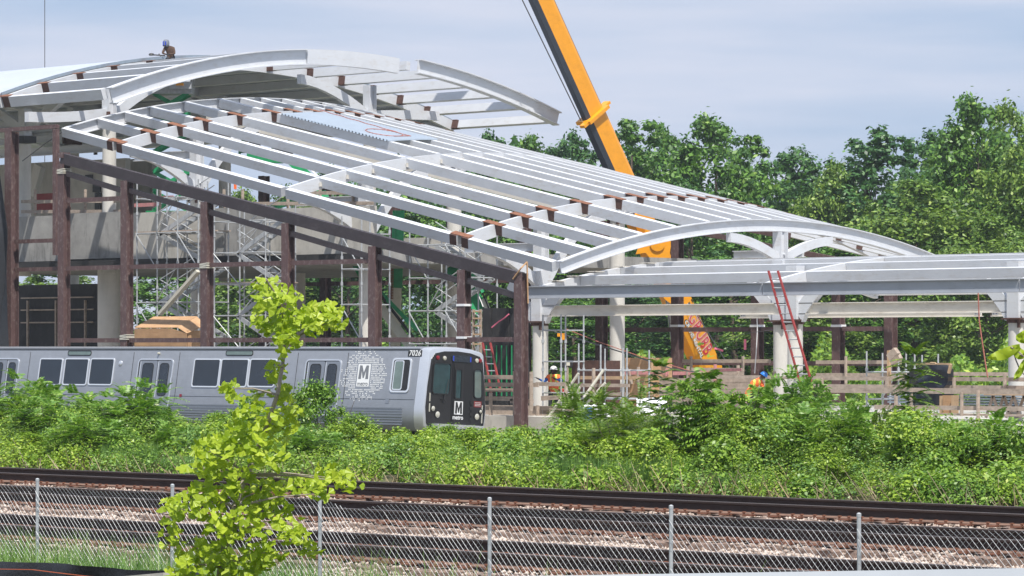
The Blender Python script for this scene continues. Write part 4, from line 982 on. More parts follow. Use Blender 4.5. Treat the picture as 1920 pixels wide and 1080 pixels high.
b = MB(); rot_beam(b, at(731, 560, 99.8), at(731, 625, 99.8), .10, .14); b.build('hose_post', 'offwhite', bl2)
b = MB(); b.box(at(742, 700, 100), (2.4, 1.6, .9), (RT, TW, UP)); b.build('chassis', 'green', bl2)
bl3 = thing('boom_lift', 'green boom lift arm slanting down to the black formwork wall', 'boom lift', tuple(at(930, 655, 98)))
b = MB(); rot_beam(b, at(846, 498, 98), at(906, 585, 98), .4, .62); b.build('boom', 'green', bl3)
b = MB(); rot_beam(b, at(852, 492, 97.7), at(884, 497, 97.7), .1, .10); rot_beam(b, at(884, 512, 97.6), at(906, 548, 97.6), .08, .14); b.build('boom_link', 'green', bl3)
b = MB(); rot_beam(b, at(886, 525, 97.6), at(906, 575, 97.6), .02, .03); b.build('white_pinstripe', 'decal', bl3)
b = MB(); rot_beam(b, at(906, 560, 98), at(928, 612, 98), .3, .22); b.build('boom_foot', 'offwhite', bl3)
b = MB(); rot_beam(b, at(903, 545, 97.9), at(925, 598, 97.9), .04, .06); b.build('hose', 'black', bl3)
# boom lift basket and machine under the sloping canopy
bl4 = thing('boom_lift', 'green articulated boom lift with its basket folded up under the sloping canopy', 'boom lift', tuple(at(520, 400, 104)))
def basket(cx, cy, V, w, h, parent):
    b = MB(); c = at(cx, cy, V)
    for s in (-1, 1):
        for t in (-1, 1): b.tube(c+RT*s*w/2+TW*t*.35-UP*h/2, c+RT*s*w/2+TW*t*.35+UP*h/2, .03, 5)
    for z in (-h/2, 0, h/2):
        for t in (-1, 1): b.tube(c+RT*w/2+TW*t*.35+UP*z, c-RT*w/2+TW*t*.35+UP*z, .03, 5)
        for s in (-1, 1): b.tube(c+RT*s*w/2+TW*.35+UP*z, c+RT*s*w/2-TW*.35+UP*z, .03, 5)
    b.box(c-UP*h/2, (w, .7, .06), (RT, TW, UP)); return b.build('basket', 'green', parent)
basket(480, 285, 104, 1.5, 1.1, bl4)
b = MB(); b.box(at(497, 297, 103.6), (1.6, .7, .42), (RT, TW, UP)); b.build('engine_cover', 'green', bl4)
b = MB(); b.box(at(478, 272, 103.7), (.5, .3, .5), (RT, TW, UP)); b.box(at(520, 285, 103.9), (1.4, .4, .3), (RT, TW, UP)); b.box(at(508, 250, 103.9), (1.0, .4, .45), (RT, TW, UP)); b.build('machinery', 'black', bl4)
b = MB(); rot_beam(b, at(545, 300, 104), at(592, 345, 104), .35, .42); b.build('upper_arm', 'green', bl4)
b = MB(); rot_beam(b, at(565, 300, 103.6), at(596, 330, 103.6), .05, .07); b.build('link_rod', 'decal', bl4)
b = MB(); rot_beam(b, at(540, 252, 104), at(545, 285, 104), .1, .1); rot_beam(b, at(528, 246, 104), at(545, 252, 104), .1, .1); b.build('jib', 'green', bl4)
b = MB(); rot_beam(b, at(592, 345, 104.2), at(600, 365, 104.2), .3, .3); rot_beam(b, at(600, 362, 104.4), at(470, 400, 104.6), .3, .3); b.build('lower_arm', 'green', bl4)
# scissor lift under the upper canopy
sc = thing('scissor_lift', 'scissor lift with green crossed arms and grey platform raised under the upper canopy', 'scissor lift', tuple(at(320, 400, 99)))
def sp(px, py, dv=0): return at(px, py, 99+dv)
b = MB(); b.box(sp(322, 171), (1.9, 1.2, .30), (RT, TW, UP)); b.box(sp(338, 160, -.3), (1.0, .3, .32), (RT, TW, UP)); b.box(sp(303, 167, -.5), (.7, .2, .2), (RT, TW, UP)); b.build('platform', 'galv', sc)
b = MB()
for s in (-1, 1):
    for t in (-1, 0, 1): b.tube(sp(322, 168)+RT*t*.95+TW*s*.55, sp(322, 168)+RT*t*.95+TW*s*.55+UP*.75, .025, 5)
    for z in (.4, .75): b.tube(sp(322, 168)+RT*-.95+TW*s*.55+UP*z, sp(322, 168)+RT*.95+TW*s*.55+UP*z, .022, 5)
b.build('guard_rail', 'galv', sc)
b = MB(); b.box(sp(337, 158, -.62), (.34, .02, .12), (RT, TW, UP)); b.build('warning_label', 'yellow', sc)
zt_, zb_ = sp(322, 176).z, sp(322, 396).z; nst = 6; hh = (zt_-zb_)/nst
for k in range(nst):
    z0 = zb_+hh*k
    for s in (-1, 1):
        for t in (-1, 1):
            c0 = sp(322, 300)+TW*s*.45*(1+.12*t); a = Vector((c0.x, c0.y, z0))-RT*t*.78; c = Vector((c0.x, c0.y, z0+hh))+RT*t*.78
            b = MB(); rot_beam(b, a, c, .06, .17); b.build('scissor_arm', 'green', sc)
b = MB(); b.box(Vector((sp(322, 396).x, sp(322, 396).y, zb_-.3)), (2.2, 1.2, .6), (RT, TW, UP)); b.build('base', 'green', sc)

# ------------------------------------------------------------------ scaffolds
def scaffold(label, px0, px1, V0, V1, zb, zt, nb, lifts, braces=True, planks=(), group='tube scaffolds around the station', stairs=False, extra_top=.0, r=.030):
    u0, u1 = at(px0, 0, V0).x, at(px1, 0, V0).x
    root = thing('scaffold', label, 'scaffold', ((u0+u1)/2, V0, zb), group)
    us = [u0+(u1-u0)*i/nb for i in range(nb+1)]
    zs = [zb+(zt-zb)*(k+.5)/lifts for k in range(lifts)]
    for V in (V0, V1):
        for u in us:
            b = MB(); b.tube((u, V, zb), (u, V, zt+extra_top*random.uniform(.4, 1)), r, 6)
            z = zb+.5
            while z < zt-.3: b.tube((u, V, z-.06), (u, V, z+.06), r*1.7, 6); z += .5*2
            b.build('standard', 'galv', root)
        for z in zs:
            b = MB(); b.tube((u0, V-.03, z), (u1, V-.03, z), r*.85, 6); b.build('ledger', 'galv', root)
    for u in us:
        for z in zs: b = MB(); b.tube((u+.03, V0, z), (u+.03, V1, z), r*.85, 5); b.build('transom', 'galv', root)
    if braces:
        for i in range(nb):
            for k in range(lifts-1):
                if (i+k) % 2 == 0 or lifts < 3:
                    b = MB(); s = 1 if k % 2 else -1; ua, uc = (us[i], us[i+1]) if s > 0 else (us[i+1], us[i])
                    b.tube((ua, V0-.07, zs[k]), (uc, V0-.07, zs[k+1]), r*.75, 5); b.build('diagonal_brace', 'galv', root)
    for k in planks:
        z = zs[k]+.06
        for j in range(3):
            v = V0+.12+(V1-V0-.24)*j/2; b = MB(); b.box(((u0+u1)/2, v, z), (abs(u1-u0)+.3, .24, .05)); b.build('plank', 'wood', root)
    if stairs:
        for k in range(lifts-1):
            ua, uc = (us[0]+.2, us[-1]-.2) if k % 2 else (us[-1]-.2, us[0]+.2)
            p0, p1 = Vector((ua, V1-.25, zs[k])), Vector((uc, V1-.25, zs[k+1]))
            for dv in (-.3, .3):
                b = MB(); b.beam(p0+XV*dv, p1+XV*dv, .05, .18); b.build('stair_stringer', 'galv', root)
            for s in range(1, 8):
                q = p0.lerp(p1, s/8); b = MB(); b.box(q, (.22, .6, .035)); b.build('stair_tread', 'galv', root)
            b = MB(); b.tube(p0+UP*.95-XV*.3, p1+UP*.95-XV*.3, .022, 5); b.tube(p0+UP*.5-XV*.3, p1+UP*.5-XV*.3, .022, 5); b.build('hand_rail', 'galv', root)
    return root
zz = lambda py, V, px: at(px, py, V).z
scaffold('scaffold stair tower between the second and third brown columns', 257, 372, 89.2, 90.8, -1.0, zz(338, 89.2, 320), 3, 7, planks=(5,), stairs=True)
scaffold('scaffold with diagonal braces just right of the third brown column', 402, 498, 89.2, 90.8, -1.0, zz(385, 89.2, 450), 2, 7, planks=(4,), stairs=True)
scaffold('narrow scaffold bay left of the pale round column beside the ginkgo top', 641, 678, 89.3, 90.8, -1.0, zz(405, 89.3, 660), 1, 6, braces=True, planks=(2,))
scaffold('wide scaffold seen against the trees under the raking brown beam', 768, 872, 93.5, 95.3, -1.0, zz(428, 93.5, 810), 3, 6, stairs=True)
scaffold('low scaffold platform beside the worker in the white hard hat', 1018, 1052, 88.2, 89.4, -1.2, zz(590, 88.2, 1030), 1, 4, braces=False)
scaffold('low scaffold with tall bare standards in front of the pale round column', 1085, 1168, 88.2, 89.6, -1.2, zz(668, 88.2, 1120), 2, 3, braces=False, extra_top=.5)
scaffold('low scaffold posts rising between the rear brown column and the black tarpaulin', 1625, 1715, 96, 97.4, -1.2, zz(672, 96, 1670), 3, 3, braces=True, extra_top=.3)
# long tubular rakers in the worker area
rk_ = thing('raking_tube', 'four long pale scaffold tubes leaning up to the right beside the worker', 'raking shore', tuple(at(1050, 800, 87.6)))
for (a, c) in (((1012, 806), (1085, 700)), ((1032, 806), (1088, 725)), ((1095, 745), (1132, 693)), ((1058, 802), (1135, 718))):
    b = MB(); b.tube(at(*a, 87.5), at(*c, 88.0), .05, 8); b.build('tube', 'offwhite', rk_)
    
# white metal stair channel leaning in the stair tower
lc = MB(); lc.beam(at(300, 589, 88.9), at(372, 508, 88.9), .12, .22, XV); tag(lc.build('steel_channel', 'offwhite'), 'pale steel channel slung diagonally in front of the scaffold stair tower', 'steel channel')

# ------------------------------------------------------------------ ladders
def ladder(label, bl, tl, wpx, V0, V1, rungs, m='red'):
    a0, a1 = at(*bl, V0), at(*tl, V1); root = thing('ladder', label, 'ladder', tuple(a0), 'red ladders')
    c0, c1 = at(bl[0]+wpx, bl[1], V0), at(tl[0]+wpx*.8, tl[1], V1)
    for p, q in ((a0, a1), (c0, c1)): b = MB(); b.beam(p, q, .07, .055, XU); b.build('stile', m, root)
    for k in range(1, rungs):
        t = k/rungs; b = MB(); b.tube(a0.lerp(a1, t), c0.lerp(c1, t), .022, 6); b.build('rung', 'galv', root)
    return root
ladder('long red extension ladder leaning against the low canopy by the twin columns', (1500, 718), (1441, 508), 22, 86.9, 87.6, 13)
ladder('red stepladder leaning on the black formwork wall right of the train', (921, 735), (905, 643), 18, 88.6, 89.3, 7)
# black formwork wall
bf = thing('formwork_wall', 'tall black formwork wall with pink tape behind the train front', 'formwork', tuple(at(940, 740, 92)))
q0, q1 = at(906, 578, 92), at(992, 690, 92)
for k in range(5):
    ua = q0.x+(q1.x-q0.x)*k/5; uc = q0.x+(q1.x-q0.x)*(k+1)/5; b = MB(); b.box(((ua+uc)/2, 92+.03*(k % 2), (q0.z-1.4)/2), (uc-ua-.03, .12, q0.z+1.4)); b.build('panel', 'darkwall', bf)
for k in range(9):
    q = at(912+9.5*k, 680, 91.7); b = MB(); b.box((q.x, 91.7, q.z-.3), (.035, .035, 1.9)); b.build('green_bar', 'greenbar', bf) if 'greenbar' in M else b.build('rebar', 'green', bf)
b = MB(); b.path([at(922, 614, 91.6), at(935, 603, 91.6), at(946, 596, 91.6), at(954, 589, 91.6)], .03, 4); b.build('pink_tape', 'tape', bf)
lw = thing('wood_ladder_frame', 'tall narrow timber ladder frame at the left end of the black formwork wall', 'timber frame', tuple(at(896, 700, 91.4)))
for px in (888, 901): 
    p0, p1 = at(px, 690, 91.4), at(px, 580, 91.4); b = MB(); b.beam(p0, p1, .06, .10, XV); b.build('stud', 'wood', lw)
for py in (584, 597, 611, 627, 645): b = MB(); b.beam(at(888, py, 91.35), at(901, py, 91.35), .06, .06); b.build('rung', 'woodnew', lw)

# ------------------------------------------------------------------ timber railings and boards
def rail_run(root, px0, px1, py0, V, h=.14, t=.04, m='wood', py1=None, name='rail'):
    a, c = at(px0, py0, V), at(px1, py1 if py1 is not None else py0+(py0-HY)*(px1-px0)/9000, V); b = MB(); b.beam(a, c, t, h); return b.build(name, m, root)
def post_(root, px, py0, py1, V, w=.10, t=.05, m='wood', name='post', lean=0):
    a, c = at(px, py1, V), at(px+lean, py0, V); b = MB(); b.beam(a, c, t, w, XV); return b.build(name, m, root)
r1 = thing('timber_railing', 'weathered timber guard railing around the pit right of the train front', 'railing', tuple(at(950, 790, 87)))
for (a, c, y) in ((905, 962, 707), (905, 1010, 721), (905, 990, 747), (957, 1000, 752), (907, 962, 765), (905, 1000, 782)): rail_run(r1, a, c, y, 87.3, .15)
rail_run(r1, 905, 962, 731, 87.5, .13); rail_run(r1, 905, 1100, 796, 87.3, .12)
for px, y0, y1 in ((920, 736, 800), (965, 696, 790), (977, 698, 800), (984, 698, 800), (996, 697, 770), (907, 720, 750), (973, 762, 800)): post_(r1, px, y0, y1, 87.15, .14)
b = MB(); p0, p1 = at(905, 752, 88.2), at(1080, 752, 88.2); b.box(((p0.x+p1.x)/2, 88.2, -.75), (p1.x-p0.x, .05, 1.5)); b.build('boarding', 'wood', r1)
r2 = thing('timber_railing', 'timber railing in front of the worker in the orange vest', 'railing', tuple(at(1060, 790, 88)))
rail_run(r2, 1005, 1063, 720, 87.9, .14); rail_run(r2, 1070, 1180, 722, 88, .12); rail_run(r2, 1015, 1072, 747, 87.9, .16, py1=743); rail_run(r2, 1005, 1090, 765, 88, .12); rail_run(r2, 1080, 1200, 708, 91, .12, m='woodnew'); rail_run(r2, 1080, 1180, 738, 90, .12); rail_run(r2, 1010, 1075, 779, 88, .08)
for px, y0, y1 in ((1061, 717, 790), (1113, 690, 735), (1008, 760, 795), (1033, 765, 800)): post_(r2, px, y0, y1, 87.8, .13)
r3 = thing('timber_railing', 'long timber railing along the platform behind the feathery bushes at right', 'railing', tuple(at(1750, 770, 88)))
for (a, c, y, V, h) in ((1525, 1925, 709, 89.5, .13), (1525, 1925, 723.5, 89.5, .12), (1540, 1925, 731, 87.2, .18), (1640, 1925, 763, 87.2, .14), (1640, 1925, 775, 87.2, .07), (1340, 1450, 706.5, 92, .12), (1455, 1530, 708, 90, .10)): rail_run(r3, a, c, y, V, h)
rail_run(r3, 1785, 1925, 701, 97, .13); rail_run(r3, 1590, 1700, 702, 97, .10)
for px, y0, y1, V in ((1541, 708, 722, 89.4), (1663, 706, 735, 89.4), (1789, 708, 735, 89.4), (1884, 700, 735, 89.4), (1452, 696, 716, 90), (1708, 733, 800, 87.1), (1803, 735, 780, 87.1), (1834, 731, 790, 87.1), (1680, 740, 765, 87.1)): post_(r3, px, y0, y1, V, .13)
r4 = thing('timber_railing', 'distant grey timber railing crossing behind the crane and rear brown columns', 'railing', tuple(at(1500, 720, 109)))
for (a, c, y) in ((1280, 1445, 677), (1530, 1690, 679), (1530, 1690, 703)): rail_run(r4, a, c, y, 109, .15, py1=y)
for px in (1296, 1393, 1586): post_(r4, px, 668, 720, 108.9, .13)
r5 = thing('pink_timber_rail', 'pink painted timber rail between the plywood box and the crane', 'railing', tuple(at(1250, 720, 93)))
rail_run(r5, 1172, 1253, 699, 93, .13, m='pink', py1=699); rail_run(r5, 1262, 1350, 700, 93, .13, m='pink', py1=699); rail_run(r5, 1340, 1390, 694, 92.8, .10, m='pink', py1=693)
for px, y0, y1, m_ in ((1250, 691, 705, 'pink'), (1290, 687, 725, 'wood'), (1184, 692, 720, 'wood'), (1197, 688, 722, 'wood'), (1341, 683, 722, 'pink'), (1384, 685, 708, 'wood')): post_(r5, px, y0, y1, 93, .12, m=m_, lean=-3 if px < 1190 else 0)
bd = thing('board_panel', 'weathered grey board panel standing below the crane boom', 'timber panel', tuple(at(1345, 720, 94)))
for k in range(12):
    a, c = at(1297-(60 if k > 2 else 0), 693+6.5*k, 94), at(1394+(40 if k > 2 else 0), 693+6.5*k, 94); b = MB(); b.beam(a, Vector((c.x, c.y, a.z)), .04, .135); b.build('board', 'wood', bd)
bx = thing('plywood_box', 'reddish plywood formwork box beside the pale round column', 'plywood box', tuple(at(1196, 720, 95)))
a, c = at(1172, 671, 95), at(1221, 671, 95); b = MB(); b.box(((a.x+c.x)/2, 95.6, (a.z-.9)/2), (c.x-a.x, 1.2, a.z+.9)); b.build('box', 'ply', bx)
for px in (1173, 1220): b = MB(); p = at(px, 671, 94.9); b.box((p.x, 94.95, (p.z-.9)/2), (.06, .06, p.z+.92)); b.build('corner_batten', 'woodnew', bx)
bx2 = thing('plywood_box', 'long brown plywood formwork behind the worker and the bare scaffold standards', 'plywood box', tuple(at(1120, 720, 97)))
a, c = at(1085, 676, 97), at(1150, 676, 97); b = MB(); b.box(((a.x+c.x)/2, 97, (a.z-.9)/2), (c.x-a.x, .8, a.z+.9)); b.build('box', 'rust', bx2)
bs = thing('site_sign', 'small black framed notice board behind the worker', 'notice board', tuple(at(1064, 700, 92)))
b = MB(); p = at(1064, 682, 92); b.box(p, (.40, .05, .26), (RT, TW, UP)); b.build('board', 'black', bs); b = MB(); b.box(p+TW*.035, (.18, .01, .14), (RT, TW, UP)); b.build('notice', 'offwhite', bs)
b = MB(); b.box(p-UP*1.1, (.06, .05, 2.0)); b.build('stand', 'wood', bs)
ch = thing('chain_hoist', 'yellow chain hoist hanging behind the low scaffold', 'chain hoist', tuple(at(1060, 628, 92)))
b = MB(); b.box(at(1053, 628, 91), (.32, .12, .12), (RT, TW, UP)); b.box(at(1056, 632, 91), (.14, .14, .2), (RT, TW, UP)); b.build('hoist_body', 'yellow', ch)
for dx in (0, 4, 7): b = MB(); b.tube(at(1056+dx, 628, 91), at(1056+dx*.6, 662, 91), .018, 4); b.build('chain', 'rust', ch)
# formwork boards, tarpaulin, sheets, trestle at right
tp_ = thing('tarpaulin_box', 'box draped with a blue-black tarpaulin on the platform at right', 'tarpaulin', tuple(at(1748, 770, 89)))
Vt = 89.0; T = [at(1719, 683, Vt), at(1777, 683, Vt), at(1781, 700, Vt), at(1775, 733, Vt), at(1768, 757, Vt), at(1716, 757, Vt), at(1722, 720, Vt), at(1716, 700, Vt)]
n = 9; vs = []; rows = 9
for r in range(rows):
    t = r/(rows-1)
    for i in range(n):
        s = i/(n-1); xl = 1718+4*math.sin(t*2.5); xr = 1779-11*t+2*math.sin(t*6)
        p = at(xl+(xr-xl)*s, 684+74*t, Vt); p.y += .10*math.sin(s*7+t*5)+.08*math.sin(t*11-s*4)-.1*t; vs.append(p)
for i in range(n):
    pp = Vector(vs[i]); pp.y += 1.1; vs.append(pp)
b = MB(); b.add(vs, [(r*n+i, r*n+i+1, (r+1)*n+i+1, (r+1)*n+i) for r in range(rows-1) for i in range(n-1)]+[(rows*n+i, rows*n+i+1, i+1, i) for i in range(n-1)])
b.build('cover', 'tarp', tp_, smooth=True)
b = MB(); p0, p1 = at(1718, 682, 89.1), at(1783, 683, 89.1); b.beam(p0, p1, .08, .07); b.beam(at(1783, 683, 88.95), at(1779, 700, 88.95), .08, .08, XV); b.build('batten', 'woodnew', tp_)
b = MB(); b.path([at(1744, 683, 88.9), at(1745, 680, 88.9), at(1753, 680, 88.9), at(1756, 683, 88.9)], .025, 5); b.build('handle', 'woodnew', tp_)
b = MB(); a = at(1748, 720, 89.8); b.box((a.x, 89.75, a.z-.15), (1.2, .8, 1.3)); b.build('core', 'black', tp_)
pf = thing('leaning_plywood', 'yellowish plywood sheets leaning right of the tarpaulin box', 'plywood', tuple(at(1782, 770, 87.8)))
for (a, c, y0, y1, m_, dv) in ((1768, 1785, 741, 775, 'ply', .1), (1784, 1797, 741, 775, 'woodnew', 0), (1762, 1768, 742, 775, 'woodnew', .15)):
    p0, p1 = at(a, y0, 87.8+dv), at(c, y1, 87.8+dv); b = MB(); b.box(((p0.x+p1.x)/2, 87.8+dv, (p0.z+p1.z)/2), (p1.x-p0.x, .03, p0.z-p1.z)); b.build('sheet', m_, pf)
ss = thing('steel_sheet_stack', 'stack of blue-grey corrugated steel sheets lying behind the right railing', 'sheet stack', tuple(at(1820, 760, 91)))
p0, p1 = at(1790, 748, 90.5), at(1890, 748, 90.5)
for k in range(5): b = MB(); b.box(((p0.x+p1.x)/2+.05*k, 90.5+.6, p0.z-.25+.09*k), (p1.x-p0.x, 1.3, .05)); b.build('sheet', 'tin', ss)
ss2 = thing('steel_sheet_stack', 'short stack of pale steel sheets left of the tarpaulin box', 'sheet stack', tuple(at(1680, 760, 91)))
p0, p1 = at(1664, 747, 90.5), at(1692, 747, 90.5)
for k in range(3): b = MB(); b.box(((p0.x+p1.x)/2, 91, p0.z-.12+.09*k), (p1.x-p0.x, 1.0, .05)); b.build('sheet', 'tin', ss2)
tr = thing('trestle_table', 'plywood sheet laid across two A-frame timber trestles at the right edge', 'trestle', tuple(at(1885, 775, 88.6)))
b = MB(); p0, p1 = at(1846, 740, 88.4), at(1930, 742, 88.4); b.box(((p0.x+p1.x)/2, 88.9, p0.z), (p1.x-p0.x, 1.1, .03)); b.build('table_top', 'woodnew', tr)
for px in (1862, 1900):
    b = MB(); t_ = at(px, 741, 88.6)
    for s in (-1, 1):
        for v in (0, .6): b = MB(); b.beam(Vector((t_.x, 88.6+v, t_.z-.02)), Vector((t_.x+s*.28, 88.6+v, t_.z-.72)), .09, .04, XV); b.build('trestle_leg', 'wood', tr)
    b = MB(); b.beam(Vector((t_.x-.2, 88.6, t_.z-.5)), Vector((t_.x+.2, 88.6, t_.z-.5)), .04, .08); b.build('trestle_brace', 'wood', tr)
pl = MB(); 
for k in range(2): pl.beam(at(1668+4*k, 671+7*k, 94.6+.35*k), at(1682+5*k, 657+9*k, 94.6+.35*k), .25, .20, XV)
tag(pl.build('timber_offcut', 'wood'), 'two short timber offcuts tilted on top of a post right of the rear brown column', 'timber')
po = MB(); po.beam(at(1667, 722, 95.2), at(1667, 657, 95.2), .08, .14, XV); tag(po.build('timber_post', 'woodnew'), 'single upright new timber post in front of the last rear brown column', 'timber post')
# ropes and hanging cords
def cord(label, pts, V, r, m, nm='cord', cat='cord'):
    b = MB(); b.path([at(x, y, V) for x, y in pts], r, 5); return tag(b.build(nm, m), label, cat)
cord('red-brown cord hanging from the low canopy near the right edge', [(1834, 545), (1836, 600), (1840, 630), (1846, 670), (1852, 708)], 89, .022, 'cord')
cord('pale cord hanging down the front of the rear brown column left of the ladder', [(1419, 575), (1420, 620), (1418, 660), (1415, 700)], 108, .022, 'decal')
cord('grey rope sagging from the low scaffold down to the right behind the bushes', [(1040, 622), (1100, 640), (1165, 660), (1215, 676), (1262, 692), (1340, 702)], 91, .024, 'rope', 'rope', 'rope')
cord('thin brown rope sloping across to the plywood box', [(1060, 616), (1120, 640), (1200, 668), (1300, 697)], 92, .016, 'cord', 'rope', 'rope')
cord('thin dark tie wire slanting between the portal and the raking beam', [(42, 302), (84, 270), (128, 240)], 89, .022, 'rope', 'wire', 'wire')
cord('black hose hanging down the pale column at the right edge', [(1899, 655), (1905, 675), (1912, 692), (1920, 702)], 91.4, .025, 'black', 'hose', 'hose')
cord('thin line with pink flags strung behind the ladder', [(1350, 640), (1400, 625), (1452, 618), (1475, 612)], 104, .012, 'rope', 'line', 'line')
for px, py in ((1397, 646),): 
    b = MB(); p = at(px, py, 104); b.box(p, (.10, .02, .42), (RT, TW, UP)); tag(b.build('flag', 'tape'), 'small pink flag hanging on the line left of the ladder', 'flag')
b = MB(); p = at(1349, 655, 104); b.beam(p-RT*.2+UP*.05, p+RT*.15-UP*.06, .02, .08); tag(b.build('flag', 'tape'), 'small pink flag fluttering beside the crane boom', 'flag')
b = MB(); p = at(441, 348, 98); b.box(p, (.12, .03, .30), (RT, TW, UP)); tag(b.build('flag', 'corangef' if 'corangef' in M else 'corange'), 'small orange marker hanging beside the scaffold under the sloping canopy', 'flag')
# timber edge protection on the concrete deck
r6 = thing('timber_railing', 'timber edge railing on top of the concrete deck behind the scaffolds', 'railing', tuple(at(450, 400, 97.5)))
for (a, c, y) in ((40, 240, 378), (40, 240, 397), (255, 380, 372), (400, 700, 382), (400, 700, 397), (560, 700, 362)): rail_run(r6, a, c, y, 92.0, .14, m='wood', py1=y-1)
for px in (66, 160, 300, 420, 455, 540, 600, 662): post_(r6, px, 355, 402, 92.1, .12)
for px, py in ((270, 385), (300, 372)): b = MB(); p0, p1 = at(px-18, py, 96.6), at(px+25, py-2, 96.6); b.beam(p0, p1, .05, .16); b.build('pink_board', 'pink', r6)
# black mesh at the far left
nm = thing('debris_netting', 'dark debris netting hanging in folds at the far left edge', 'netting', tuple(at(15, 650, 86.4)))
vs = []; n = 12; rows = 14
for r in range(rows):
    t = r/(rows-1)
    for i in range(n):
        s = i/(n-1); xr = 4+20*min(1, t*3)-6*t; xl = -80; xx = xl+(xr-xl)*s
        p = at(xx, 330+325*t, 86.4); p.y += .30*math.sin(i*2.1+t*2)*(0.4+t); vs.append(p)
b = MB(); b.add(vs, [(r*n+i, r*n+i+1, (r+1)*n+i+1, (r+1)*n+i) for r in range(rows-1) for i in range(n-1)]); b.build('net', 'fabric', nm, smooth=True)
# barrels and white sacks glimpsed through the bushes
dr = thing('drum', 'blue drum half hidden by the feathery bush', 'drum', tuple(at(1096, 800, 84)))
b = MB(); p = at(1096, 800, 84); b.lathe((p.x, 84, p.z-.25), [(.28, 0), (.30, .04), (.28, .3), (.30, .33), (.28, .6), (.30, .86), (.27, .9)], 18); b.build('barrel', 'cblue', dr, smooth=True)
for lab, px, py, w in (('pile of white plastic sheeting left of the feathery bush, above the blue drum', 1112, 773, 1.1), ('white plastic sheeting showing through the leaves of the long-leaved shrub', 1222, 762, 1.0)):
    p = at(px, py, 84.5); n = 14; vs = []
    for j in range(6):
        for i in range(n): s = i/(n-1)-.5; t = j/5; vs.append(p+RT*s*w+UP*((.5*math.sin((1-t)*PI/2))+.06*math.sin(i*1.9+j))-UP*.25-TW*(.6*(1-t)-.3)+TW*.05*math.sin(i*2.7))
    b = MB(); b.add(vs, [(j*n+i, j*n+i+1, (j+1)*n+i+1, (j+1)*n+i) for j in range(5) for i in range(n-1)]); tag(b.build('plastic_sheeting', 'decal', smooth=True), lab, 'sheeting')

